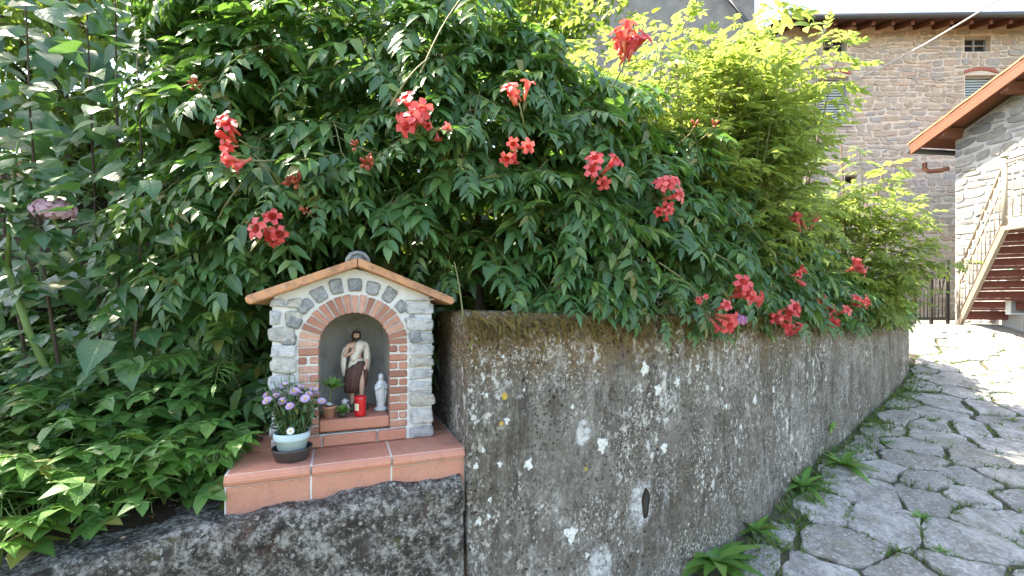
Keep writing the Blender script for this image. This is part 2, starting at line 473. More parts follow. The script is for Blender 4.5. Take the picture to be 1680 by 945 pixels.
def m_house_stone():
    t = NT('house_stone')
    r = t.math('FRACT', t.math('ADD', t.rnd(), t.island()))
    c = t.ramp(r, [(0, (.34, .275, .21)), (.25, (.47, .385, .29)), (.5, (.40, .35, .285)), (.75, (.33, .31, .28)), (.9, (.52, .41, .30)), (1, (.38, .27, .21))])
    c = t.mix(t.ramp(t.noise(6, 6, .75), [(.46, 0.0), (.68, .5)]), c, (.19, .16, .13))
    return t.fin(c, .9, t.bump(t.noise(14, 6, .7), .6, .03), .2)
M['hstone'] = m_house_stone()
M['hmortar'] = simple('house_mortar', (.56, .48, .385), .95, .2, 5, .1, .5)
def m_grey_stone():
    t = NT('grey_rubble_stone')
    c = t.ramp(t.rnd(), [(0, (.16, .16, .16)), (.4, (.26, .26, .255)), (.7, (.33, .31, .28)), (1, (.22, .21, .19))])
    c = t.mix(t.ramp(t.noise(9, 6, .75), [(.42, 0.0), (.66, .6)]), c, (.12, .12, .115))
    return t.fin(c, .9, t.bump(t.noise(20, 6, .7), .6, .02), .2)
M['gstone'] = m_grey_stone()
M['wood'] = simple('brown_eave_wood', (.16, .062, .036), .7, .35, 9, .3, .3)
M['wood_dark'] = simple('dark_rafter_wood', (.10, .045, .03), .8, .35, 9, .2, .3)
M['rooftile'] = simple('clay_roof_tile', (.36, .15, .08), .8, .3, 7, .25, .4)
M['gutter'] = simple('dark_gutter', (.06, .062, .065), .5, .15, 8, .4)
M['plaster'] = simple('grey_plaster', (.22, .21, .195), .92, .5, 3.5, .15, .5)
M['blind'] = simple('grey_green_blind', (.36, .40, .37), .6, .12, 3, .3)
M['frame'] = simple('grey_window_frame', (.28, .28, .26), .7, .15, 6, .3)
M['glass'] = simple('dark_window_glass', (.03, .035, .04), .12, .1, 2, .6)
M['lintel'] = simple('red_brick_lintel', (.36, .13, .09), .85, .2, 12)
M['rail_cream'] = simple('cream_painted_iron', (.30, .26, .20), .5, .15, 20, .4)
M['rail_dark'] = simple('dark_iron', (.022, .02, .018), .55, .2, 20, .4)
M['stair_red'] = simple('red_oxide_steel', (.14, .045, .035), .75, .25, 10, .25)
M['stair_beige'] = simple('beige_painted_steel', (.22, .185, .15), .6, .2, 10, .3)
M['concrete'] = simple('pale_concrete', (.40, .39, .37), .9, .15, 9, .2, .3)
M['panel_grey'] = simple('grey_panel', (.20, .22, .24), .5, .1, 9, .3)
M['panel_white'] = simple('white_frame', (.62, .64, .64), .5, .08, 9, .3)
M['pole_green'] = simple('green_pole', (.06, .26, .17), .4, .1, 9, .4)
M['cable'] = simple('pale_cable', (.42, .40, .37), .7, .1, 9)
M['black'] = simple('drain_hole_shade', (.03, .03, .03), .6, .1, 9)  # painted-in dark of the uncut drain hole
M['pot_blue'] = simple('pale_blue_plastic', (.42, .54, .57), .45, .08, 14, .45)
M['pot_dark'] = simple('dark_plastic_saucer', (.055, .045, .045), .45, .35, 22, .4, .2)
M['pot_clay'] = simple('clay_pot', (.40, .20, .13), .8, .25, 40)
M['white_ceramic'] = simple('white_glazed_plaster', (.62, .63, .62), .35, .12, 50, .5)
M['skin'] = simple('painted_skin', (.58, .36, .26), .55, .12, 60)
M['hair'] = simple('painted_hair', (.055, .032, .022), .6, .2, 90)
M['cloth_white'] = simple('painted_white_cloth', (.70, .64, .55), .6, .12, 60)
M['cloth_brown'] = simple('painted_brown_cloth', (.095, .045, .04), .55, .3, 60)
M['rock_dark'] = simple('painted_rock', (.10, .075, .055), .8, .4, 60)
M['candle_red'] = simple('red_candle_plastic', (.55, .012, .018), .25, .1, 60, .5)
M['candle_lid'] = simple('dark_red_lid', (.36, .01, .012), .35, .1, 60, .5)
M['paper'] = simple('pale_sticker', (.72, .60, .42), .6, .1, 60)
M['grass'] = leaf_mat('grass_blade', (.06, .13, .03), (.13, .22, .06), (.2, .34, .05), .35, .5, (.24, .24, .09))
M['moss'] = leaf_mat('moss_fringe', (.075, .050, .015), (.20, .125, .03), (.24, .2, .04), .3, .8, (.17, .18, .035))
M['dry'] = petal('dry_leaf', (.20, .085, .04), (.34, .17, .08), (.3, .15, .06))

# ------------------------------------------------------------------ layout in plan (metres)
def W(px, py, Y):
    return Vector(((px - CX) / FPX * Y, Y, EYE + (HY - py) / FPX * Y))

def street_z(y):
    if y < 2.65: return 0.05 * (y - 2.65)
    if y < 6.7: return 0.17 * (y - 2.65)
    if y < 8.5: return 0.6885 + 0.32 * (y - 6.7)
    return 0.6885 + 0.32 * 1.8 + 0.02 * min(y - 8.5, 3)

def densify(P, step, smooth=0):
    P = np.array(P, float)
    d = np.r_[0, np.cumsum(np.linalg.norm(np.diff(P[:, :2], axis=0), axis=1))]
    s = np.linspace(0, d[-1], int(d[-1] / step) + 1)
    Q = np.stack([np.interp(s, d, P[:, k]) for k in range(P.shape[1])], 1)
    for _ in range(smooth):
        Q[1:-1] = (Q[:-2] + 2 * Q[1:-1] + Q[2:]) / 4
    return Q

TALL = [(-.20, 2.00), (.45, 2.33), (1.05, 2.66), (1.79, 3.19), (2.62, 3.90), (3.54, 4.62), (5.38, 6.13), (5.97, 6.68), (5.55, 7.35), (4.2, 9.4)]
LOW = [(-4.2, .15), (-2.6, .80), (-1.47, 1.355), (-.215, 1.965)]
P0 = Vector((-1.096, 1.667)); RZ = R(21.0)
UV_ = Vector((math.cos(RZ), math.sin(RZ))); VV_ = Vector((-math.sin(RZ), math.cos(RZ)))
def shrine_w(u, v, w): return Vector((P0.x + UV_.x * u + VV_.x * v, P0.y + UV_.y * u + VV_.y * v, 0.80 + w))

def vnoise(x, y, z, seed=0):
    """cheap smooth value noise for displacing vertices (arrays)"""
    def h(i, j, k):
        n = np.sin(i * 127.1 + j * 311.7 + k * 74.7 + seed * 19.19) * 43758.5453
        return n - np.floor(n)
    xi, yi, zi = np.floor(x), np.floor(y), np.floor(z)
    fx, fy, fz = x - xi, y - yi, z - zi
    fx, fy, fz = [f * f * (3 - 2 * f) for f in (fx, fy, fz)]
    r = 0
    for a in (0, 1):
        for b in (0, 1):
            for c in (0, 1):
                r = r + h(xi + a, yi + b, zi + c) * (fx if a else 1 - fx) * (fy if b else 1 - fy) * (fz if c else 1 - fz)
    return r * 2 - 1

def grid_tris(nr, nc):
    i = np.arange((nr - 1) * (nc - 1)); r = i // (nc - 1); c = i % (nc - 1)
    a = r * nc + c; b = a + 1; d = a + nc; e = d + 1
    return np.concatenate([np.stack([a, b, e], 1), np.stack([a, e, d], 1)])

# ------------------------------------------------------------------ ground
def build_ground():
    xs = np.r_[np.linspace(-150, -12, 12), np.linspace(-11, 14, 60), np.linspace(16, 150, 12)]
    ys = np.r_[np.linspace(-150, -4, 12), np.linspace(-3, 14, 110), np.linspace(16, 200, 14)]
    X, Y = np.meshgrid(xs, ys)
    Z = np.vectorize(street_z)(Y) - .024
    V = np.stack([X.ravel(), Y.ravel(), Z.ravel()], 1)
    o = mobj('ground', np_mesh('ground', V, grid_tris(len(ys), len(xs)), M['soil']))
    tag(o, kind='structure')
build_ground()

tallp = densify([(p[0], p[1]) for p in TALL], .022, 6)
tseg = np.diff(tallp, axis=0); ttan = np.r_[tseg, tseg[-1:]]
ttan /= np.linalg.norm(ttan, axis=1)[:, None]
for _ in range(3): ttan[1:-1] = (ttan[:-2] + 2 * ttan[1:-1] + ttan[2:]) / 4
ttan /= np.linalg.norm(ttan, axis=1)[:, None]
tnor = np.stack([ttan[:, 1], -ttan[:, 0]], 1)          # outward (towards the lane)
tarc = np.r_[0, np.cumsum(np.linalg.norm(tseg, axis=1))]
def tall_top(s): return 1.585 - .0155 * s

def bank_height(x, y):
    # signed distance behind the wall line
    d = np.full(np.shape(x), 1e9)
    pts = np.array(LOW[:-1] + [(a, b) for a, b in TALL])
    for (a, b) in zip(pts[:-1], pts[1:]):
        ab = b - a; t = np.clip(((x - a[0]) * ab[0] + (y - a[1]) * ab[1]) / (ab @ ab), 0, 1)
        d = np.minimum(d, np.hypot(x - a[0] - t * ab[0], y - a[1] - t * ab[1]))
    u = (x - P0.x) * UV_.x + (y - P0.y) * UV_.y
    k = np.clip((u - 1.12) / .2, 0, 1); k = k * k * (3 - 2 * k)
    fw = np.clip((3.2 - x) / 2.5, 0, 1)
    low = .765 + .14 * np.clip(d, 0, 2.2) + .85 * np.clip(d - 2.2, 0, 2.6) + .2 * np.clip(d - 4.8, 0, 8)
    hi = 1.42 + .04 * np.clip(d, 0, 2.2) + (.75 * np.clip(d - 2.2, 0, 2.6) + .2 * np.clip(d - 4.8, 0, 8)) * fw
    z = low * (1 - k) + hi * k
    return z + .03 * vnoise(x * 3, y * 3, x * 0, 3) * np.clip(d * 3, 0, 1), d

def build_bank():
    back = [(4.0, 9.6), (2, 14), (-6, 22), (-30, 22), (-30, 0), (-8, -1.5), (-4.2, .27)]
    front = [(-2.6, 1.02), (-1.55, 1.54), (-.95, 1.87), (-.36, 2.2)] + [(a - .18 * n0, b - .18 * n1) for (a, b), (n0, n1) in zip(TALL[1:8], [(.45, -.9), (.5, -.85), (.6, -.8), (.63, -.77), (.64, -.77), (.66, -.75), (.9, 0)])]
    poly = front + [(5.2, 7.35)] + back
    bm = bmesh.new()
    f = bm.faces.new([bm.verts.new((a, b, 0)) for a, b in poly])
    # fill with a grid clipped to the polygon: subdivide by bisecting planes
    xs = np.r_[-20, -12, -8, np.arange(-6, 6.2, .25)]; ys = np.r_[np.arange(-1, 10, .25), 12, 15, 18]
    for x in xs: bmesh.ops.bisect_plane(bm, geom=bm.verts[:] + bm.edges[:] + bm.faces[:], plane_co=(x, 0, 0), plane_no=(1, 0, 0))
    for y in ys: bmesh.ops.bisect_plane(bm, geom=bm.verts[:] + bm.edges[:] + bm.faces[:], plane_co=(0, y, 0), plane_no=(0, 1, 0))
    P = np.array([v.co[:2] for v in bm.verts]); z, d = bank_height(P[:, 0], P[:, 1])
    for v, zz in zip(bm.verts, z): v.co.z = zz
    me = bpy.data.meshes.new('planted_bank'); bm.to_mesh(me); bm.free()
    me.materials.append(M['litter'])
    tag(mobj('planted_bank', me), kind='structure')
build_bank()

# ------------------------------------------------------------------ walls
def wall_grid(path, nor, tops, bottoms, nz, thick, seed, amp, roundr=.05, back=.25):
    """front face from the foot to a rounded coping, over the top and a little down the back"""
    n = len(path); rows = []
    tz = np.linspace(0, 1, nz)
    for t in tz:
        rows.append((np.zeros(n), bottoms + (tops - roundr - bottoms) * t))
    for a in (30, 60, 90):
        rows.append((np.full(n, roundr * (1 - math.cos(R(a)))), tops - roundr + roundr * math.sin(R(a))))
    for k in np.linspace(.1, 1, 12): rows.append((np.full(n, roundr + (thick - roundr) * k), tops + 0 * tops))
    rows.append((np.full(n, thick), tops - back))
    V = []
    for off, z in rows:
        x = path[:, 0] - nor[:, 0] * off; y = path[:, 1] - nor[:, 1] * off
        d = amp * (.9 * vnoise(x * 2.2, y * 2.2, z * 2.2, seed) + .5 * vnoise(x * 9, y * 9, z * 6, seed + 1) + .35 * vnoise(x * 27, y * 27, z * 24, seed + 2))
        up = (off > roundr * .6)
        x = x + np.where(up, 0, nor[:, 0] * d); y = y + np.where(up, 0, nor[:, 1] * d)
        z = z + np.where(up & (z > tops - .01), d * 1.2, 0)
        V.append(np.stack([x, y, z], 1))
    return np.concatenate(V), grid_tris(len(rows), n)

def build_tall_wall():
    # end face (beside the shrine) + front + return, as one path
    e0 = np.array((-.55, 2.88)); e1 = np.array(TALL[0])
    ep = densify([tuple(e0), tuple(e1)], .03)[:-1]
    path = np.r_[ep, tallp]
    t = np.gradient(path, axis=0); t /= np.linalg.norm(t, axis=1)[:, None]
    for _ in range(4): t[1:-1] = (t[:-2] + 2 * t[1:-1] + t[2:]) / 4
    t /= np.linalg.norm(t, axis=1)[:, None]
    nor = np.stack([t[:, 1], -t[:, 0]], 1)
    tops = np.r_[np.full(len(ep), tall_top(0)), tall_top(tarc)]
    bot = np.array([street_z(y) for y in path[:, 1]]) - .12
    V, T = wall_grid(path, nor, tops, bot, 64, .34, 5, .012)
    root = empty('tall_retaining_wall', (1.0, 2.7, 0), 0, 'tall grey lichen-spotted concrete wall beside the stone-paved lane', 'wall')
    V = V - np.array((1.0, 2.7, 0))
    mobj('wall_body', np_mesh('tall_wall', V, T, M['wall']), root)
    return root
# object coordinates of the wall start at its foot; the moss band uses the height above it
WALL = build_tall_wall()

def build_low_wall():
    path = densify(LOW, .02, 4)
    t = np.gradient(path, axis=0); t /= np.linalg.norm(t, axis=1)[:, None]
    nor = np.stack([t[:, 1], -t[:, 0]], 1)
    s = np.linspace(0, 1, len(path))
    tops = np.interp(path[:, 0], [-4.2, -1.5, -.2], [.70, .79, .85]) + .012 * vnoise(path[:, 0] * 5, path[:, 1] * 5, s * 0, 9)
    bot = np.full(len(path), -.3)
    V, T = wall_grid(path, nor, tops, bot, 54, .52, 21, .022, .06, .3)
    root = empty('low_retaining_wall', (-1.2, 1.5, 0), 0, 'low dark lichen-crusted concrete wall under the brick shrine', 'wall')
    mobj('wall_body', np_mesh('low_wall', V - np.array((-1.2, 1.5, 0)), T, M['lowwall']), root)
build_low_wall()

def wall_hit(px, py):
    """where the sight line through a photo pixel meets the tall wall's face"""
    dx = (px - CX) / FPX
    f = tallp[:, 0] - dx * tallp[:, 1]
    i = int(np.where((f[:-1] < 0) & (f[1:] >= 0))[0][0])
    t = -f[i] / (f[i + 1] - f[i])
    p = tallp[i] + (tallp[i + 1] - tallp[i]) * t
    return Vector((p[0], p[1], EYE + (HY - py) / FPX * p[1])), Vector((tnor[i][0], tnor[i][1], 0)), Vector((ttan[i][0], ttan[i][1], 0))

def wall_disp(x, y, z, amp=.012, seed=5):
    a = [np.array([float(q)]) for q in (x, y, z)]
    return float((amp * (.9 * vnoise(a[0] * 2.2, a[1] * 2.2, a[2] * 2.2, seed) + .5 * vnoise(a[0] * 9, a[1] * 9, a[2] * 6, seed + 1) + .35 * vnoise(a[0] * 27, a[1] * 27, a[2] * 24, seed + 2)))[0])

def build_lichens():
    L = [(1058, 605, 20), (1080, 640, 17), (1110, 627, 13), (990, 730, 24), (868, 762, 17), (1090, 735, 16), (936, 876, 27), (1240, 656, 13),
         (830, 690, 10), (785, 855, 11), (802, 848, 9), (820, 762, 9), (780, 764, 9), (1070, 748, 9), (1160, 636, 8), (1192, 667, 8), (1184, 638, 8),
         (962, 910, 9), (798, 648, 7), (1145, 603, 11), (826, 585, 6), (940, 668, 7), (1270, 640, 9), (1215, 700, 8), (792, 738, 7), (804, 820, 8), (1355, 622, 7), (1300, 650, 6), (860, 640, 6)]
    for px, py, s in L:
        p, n, t = wall_hit(px, py)
        r = s / FPX * p.y * .5
        mb = MB(); k = 22; v = []
        ph = random.random() * 6; p = p + n * wall_disp(*p)
        rad = [r * (.9 + .2 * math.sin(3 * a * 6.283 / k + ph) + .16 * math.sin(5 * a * 6.283 / k + ph * 2) + random.uniform(-.22, .22)) for a in range(k)]
        for ring, (sc, h) in enumerate(((1.0, -.012), (.92, .0035), (.55, .0055))):
            for a in range(k):
                th = 2 * math.pi * a / k
                v.append(p + t * (math.cos(th) * rad[a] * sc) + Vector((0, 0, 1)) * (math.sin(th) * rad[a] * sc * 1.2) + n * h - WALL.location)
        f = [(g * k + a, g * k + (a + 1) % k, (g + 1) * k + (a + 1) % k, (g + 1) * k + a) for g in (0, 1) for a in range(k)] + [[2 * k + a for a in range(k)]]
        mb.add(v, f, 0, False)
        mb.build('lichen', M['lichen'], WALL)
    for px, py, s in [(828, 650, 13), (822, 694, 8), (962, 770, 7)]:
        p, n, t = wall_hit(px, py); r = s / FPX * p.y * .5; p = p + n * wall_disp(*p)
        mb = MB(); k = 10
        v = [p + t * (math.cos(a * 6.283 / k) * r * sc * random.uniform(.7, 1.2)) + Vector((0, 0, math.sin(a * 6.283 / k) * r * sc)) + n * h - WALL.location for sc, h in ((1, -.012), (.9, .004)) for a in range(k)]
        mb.add(v, [(a, (a + 1) % k, k + (a + 1) % k, k + a) for a in range(k)] + [[k + a for a in range(k)]])
        mb.build('lichen', M['lichen_y'], WALL)
    # drain slot: clay rim round a disc painted black for the shade inside
    p, n, t = wall_hit(1058, 826); p = p + n * wall_disp(*p)
    mb = MB(); k = 14; v = []
    for sc, h in ((1.30, -.006), (1.12, .007), (1.0, .007), (.93, .002)):
        for a in range(k):
            th = 2 * math.pi * a / k
            v.append(p + t * (math.cos(th) * .021 * sc * (1 + .2 * math.sin(3 * th))) + Vector((0, 0, 1)) * (math.sin(th) * .068 * sc + math.cos(th) * .014) + n * h - WALL.location)
    f = [(g * k + a, g * k + (a + 1) % k, (g + 1) * k + (a + 1) % k, (g + 1) * k + a) for g in range(3) for a in range(k)]
    mb.add(v, f, 0, True)
    mb.add([v[3 * k + a] for a in range(k)], [[a for a in range(k)]], 1)
    mb.build('drain_slot', [M['litter'], M['black']], WALL)
build_lichens()

# ------------------------------------------------------------------ polygons of stones
def clip(poly, a, b, c):
    """keep the part of poly where a*x+b*y<=c"""
    out = []
    for i in range(len(poly)):
        p, q = poly[i], poly[(i + 1) % len(poly)]
        dp, dq = a * p[0] + b * p[1] - c, a * q[0] + b * q[1] - c
        if dp <= 0: out.append(p)
        if (dp < 0 < dq) or (dq < 0 < dp):
            t = dp / (dp - dq); out.append((p[0] + (q[0] - p[0]) * t, p[1] + (q[1] - p[1]) * t))
    return out

def cells(pts, half, gap, sx=1.0):
    """voronoi cells (clipped polygons) of points; sx stretches the metric along x"""
    P = np.array(pts, float); Q = P / np.array((sx, 1.0))
    res = []
    for i in range(len(Q)):
        d = np.linalg.norm(Q - Q[i], axis=1); nb = np.argsort(d)[1:19]
        c = Q[i]; poly = [(c[0] - half, c[1] - half), (c[0] + half, c[1] - half), (c[0] + half, c[1] + half), (c[0] - half, c[1] + half)]
        for j in nb:
            n = (Q[j] - c) / max(d[j], 1e-6); g = gap * random.uniform(.6, 1.5) * .5
            poly = clip(poly, n[0], n[1], n @ c + d[j] * .5 - g)
            if len(poly) < 3: break
        res.append([(p[0] * sx, p[1]) for p in poly] if len(poly) >= 3 else None)
    return res

def parea(p):
    return .5 * sum(p[i][0] * p[(i + 1) % len(p)][1] - p[(i + 1) % len(p)][0] * p[i][1] for i in range(len(p)))

def roundpoly(p, k=.22):
    out = []
    for i in range(len(p)):
        a, b = p[i], p[(i + 1) % len(p)]
        out += [(a[0] + (b[0] - a[0]) * k, a[1] + (b[1] - a[1]) * k), (a[0] + (b[0] - a[0]) * (1 - k), a[1] + (b[1] - a[1]) * (1 - k))]
    return out

def jitterpoly(p, amt):
    """split long edges and push the new points in or out"""
    out = []
    for i in range(len(p)):
        a, b = p[i], p[(i + 1) % len(p)]; out.append(a)
        l = math.hypot(b[0] - a[0], b[1] - a[1])
        if l > amt * 3:
            k = random.uniform(.35, .65); o = random.uniform(-1, .6) * amt
            out.append((a[0] + (b[0] - a[0]) * k - (b[1] - a[1]) / l * -o * -1, a[1] + (b[1] - a[1]) * k + (b[0] - a[0]) / l * -o * -1))
    return out

def stone_geo(poly, c0, c1, bev, rough=.0, tilt=0.0):
    """prism with a chamfered, slightly domed and tilted top; coordinates (a, b, c)"""
    cx = sum(p[0] for p in poly) / len(poly); cyy = sum(p[1] for p in poly) / len(poly)
    n = len(poly); v = []; tx, ty = random.uniform(-tilt, tilt), random.uniform(-tilt, tilt)
    def ring(ins, c, r):
        for (a, b) in poly:
            l = math.hypot(a - cx, b - cyy) + 1e-6; k = min(ins / l, .6)
            v.append((a + (cx - a) * k, b + (cyy - b) * k, c + (a - cx) * tx + (b - cyy) * ty + random.uniform(-r, r)))
    ring(0, c0, 0); ring(0, c1 - bev, rough * .5); ring(bev, c1, rough)
    v.append((cx, cyy, c1 + bev * .4 + random.uniform(-rough, rough)))
    f = [(g * n + i, g * n + (i + 1) % n, (g + 1) * n + (i + 1) % n, (g + 1) * n + i) for g in (0, 1) for i in range(n)]
    f += [(2 * n + i, 2 * n + (i + 1) % n, 3 * n) for i in range(n)]
    return v, f

def scatter(x0, x1, y0, y1, r, sx=1.0, ok=None, tries=30, lo=.72, hi=1.25):
    """poisson-like points by dart throwing on a grid"""
    pts = []; cell = {}
    n = int((x1 - x0) / sx * (y1 - y0) / (r * r) * tries)
    for _ in range(n):
        x = random.uniform(x0, x1); y = random.uniform(y0, y1)
        if ok and not ok(x, y): continue
        q = (x / sx, y); g = (int(q[0] // r), int(q[1] // r)); rr = r * random.uniform(lo, hi)
        if all(math.hypot(q[0] - a, q[1] - b) > rr for i in (-1, 0, 1) for j in (-1, 0, 1) for (a, b) in cell.get((g[0] + i, g[1] + j), ())):
            cell.setdefault(g, []).append(q); pts.append((x, y))
    return pts

def courses(x0, x1, z0, z1, h, w, gap):
    """rough coursed rubble: (centres, polygons)"""
    pts, polys = [], []; z = z0
    ph = random.random() * 9
    while z < z1:
        hh = h * random.uniform(.6, 1.45); x = x0 - random.uniform(0, w)
        while x < x1:
            ww = w * random.uniform(.4, 1.7)
            def wv(a): return .03 * math.sin(a * 1.3 + ph + z * 2) + .02 * math.sin(a * 3.1 + z * 5)
            j = h * .22
            split = random.random() < .16 and hh > h
            for (za, zb) in (((z, z + hh * .5), (z + hh * .5, z + hh)) if split else ((z, z + hh),)):
                g = gap * .5
                P = [(x + g + random.uniform(-j, j), za + g + wv(x) + random.uniform(-j, j) * .7), (x + ww - g + random.uniform(-j, j), za + g + wv(x + ww) + random.uniform(-j, j) * .7),
                     (x + ww - g + random.uniform(-j, j), zb - g + wv(x + ww) + random.uniform(-j, j) * .7), (x + g + random.uniform(-j, j), zb - g + wv(x) + random.uniform(-j, j) * .7)]
                if ww > w: P.insert(3, (x + ww * random.uniform(.35, .65), zb - g + wv(x + ww * .5) + random.uniform(-j, j * .5)))
                P = clip(clip(P, -1, 0, -x0), 1, 0, x1)
                if len(P) > 2 and parea(P) > .001: pts.append((sum(p[0] for p in P) / len(P), sum(p[1] for p in P) / len(P))); polys.append(P)
            x += ww
        z += hh
    return pts, polys

# ------------------------------------------------------------------ the lane's paving
JOINTS = []
def build_lane():
    lane = MB()
    xs = np.linspace(-6, 26, 33); ys = np.r_[np.linspace(-6, 2.5, 8), np.linspace(2.6, 13, 60)]
    def side(x, y):   # > 0 on the lane side of the wall
        best = 1e9; sg = 1
        for i in range(7):
            a, b = TALL[i], TALL[i + 1]; ex, ey = b[0] - a[0], b[1] - a[1]; l = math.hypot(ex, ey)
            t = max(0, min(1, ((x - a[0]) * ex + (y - a[1]) * ey) / l / l)); d = math.hypot(x - a[0] - t * ex, y - a[1] - t * ey)
            if d < best: best = d; sg = (x - a[0]) * ey - (y - a[1]) * ex
        return math.copysign(best, sg)
    def vis(x, y): return y > 1.6 and x / y > .12 and x / y < 1.30 and side(x, y) > .06
    pts = scatter(.2, 12.5, 1.7, 9.6, .365, 1.35, lambda x, y: x / y < 1.36 and (side(x, y) > -.5), 14, .5, 1.45)
    cs = cells(pts, .9, .030, 1.35)
    root = empty('lane_paving', (3.2, 3.4, street_z(3.4)), 0)
    tag(root, kind='structure')
    n = 0
    for (x, y), poly in zip(pts, cs):
        if not poly: continue
        if not vis(x, y): continue
        for i in range(7):
            a, b = TALL[i], TALL[i + 1]; ex, ey = b[0] - a[0], b[1] - a[1]; l = math.hypot(ex, ey); nx, ny = -ey / l, ex / l
            mx, my = (a[0] + b[0]) / 2, (a[1] + b[1]) / 2
            if math.hypot(x - mx, y - my) < l * .5 + .6: poly = clip(poly, nx, ny, nx * a[0] + ny * a[1] - .05)
            if len(poly) < 3: break
        if len(poly) < 3 or parea(poly) < .012: continue
        for i in range(len(poly)):
            a, b = poly[i], poly[(i + 1) % len(poly)]; l = math.hypot(b[0] - a[0], b[1] - a[1])
            for k in range(max(1, int(l / .05))):
                t = random.random(); JOINTS.append(((a[0] + (b[0] - a[0]) * t, a[1] + (b[1] - a[1]) * t), (x, y)))
        poly = roundpoly(jitterpoly(jitterpoly(poly, .045), .022), .16)
        poly = [(a + random.uniform(-.007, .007), b + random.uniform(-.007, .007)) for a, b in poly]
        v, f = stone_geo(poly, -.06, random.uniform(-.008, .010), .007, .003, .016)
        mb = MB(); mb.add([(a - 3.2, b - 3.4, c + street_z(b) - street_z(3.4)) for a, b, c in v], f, 0, False)
        o = mb.build('paving_stone', M['paving'], root); n += 1
    print('paving', n)
build_lane()
def lane_pt(px, py):
    y = 3.0
    for _ in range(60):
        z = street_z(y); y = y * .6 + .4 * (EYE - z) * FPX / max(py - HY, 4)
    return Vector(((px - CX) / FPX * y, y, street_z(y)))

# ------------------------------------------------------------------ houses
def holes_wall(mb, x0, x1, z0, z1, holes, y=0.0, mi=0):
    xs = sorted({x0, x1, *[h[0] for h in holes], *[h[1] for h in holes]}); zs = sorted({z0, z1, *[h[2] for h in holes], *[h[3] for h in holes]})
    for a, b in zip(xs[:-1], xs[1:]):
        for c, d in zip(zs[:-1], zs[1:]):
            m = ((a + b) / 2, (c + d) / 2)
            if any(h[0] < m[0] < h[1] and h[2] < m[1] < h[3] for h in holes): continue
            mb.add([(a, y, c), (b, y, c), (b, y, d), (a, y, d)], [(0, 1, 2, 3)], mi)

def stone_face(root, pts, cs, mapf, holes, mat, t, limit, seen, name='stone', bev=.014, infill='stone_infill'):
    done = []
    for (x, z), poly in zip(pts, cs):
        if not poly: continue
        for h in holes:
            bx0, bx1 = min(p[0] for p in poly), max(p[0] for p in poly); bz0, bz1 = min(p[1] for p in poly), max(p[1] for p in poly)
            if bx1 < h[0] or bx0 > h[1] or bz1 < h[2] or bz0 > h[3]: continue
            opts = [(h[0] - x, (1, 0, h[0])), (x - h[1], (-1, 0, -h[1])), (h[2] - z, (0, 1, h[2])), (z - h[3], (0, -1, -h[3]))]
            poly = clip(poly, *max(opts)[1])
            if len(poly) < 3: break
        if len(poly) < 3 or abs(parea(poly)) < .0012: continue
        done.append((x, z, roundpoly(poly, .2)))
    rank = sorted(range(len(done)), key=lambda i: (not seen(done[i][0], done[i][1]), -abs(parea(done[i][2]))))
    rest = MB()
    for k, i in enumerate(rank):
        v, f = stone_geo(done[i][2], -.02, t * random.uniform(.5, 1.3), bev, .006, .06)
        v = [mapf(*p) for p in v]
        if k < limit:
            mb = MB(); mb.add(v, f); mb.build(name, mat, root)
        else: rest.add(v, f)
    if rest.v: tag(rest.build(infill, mat, root), kind='stuff')

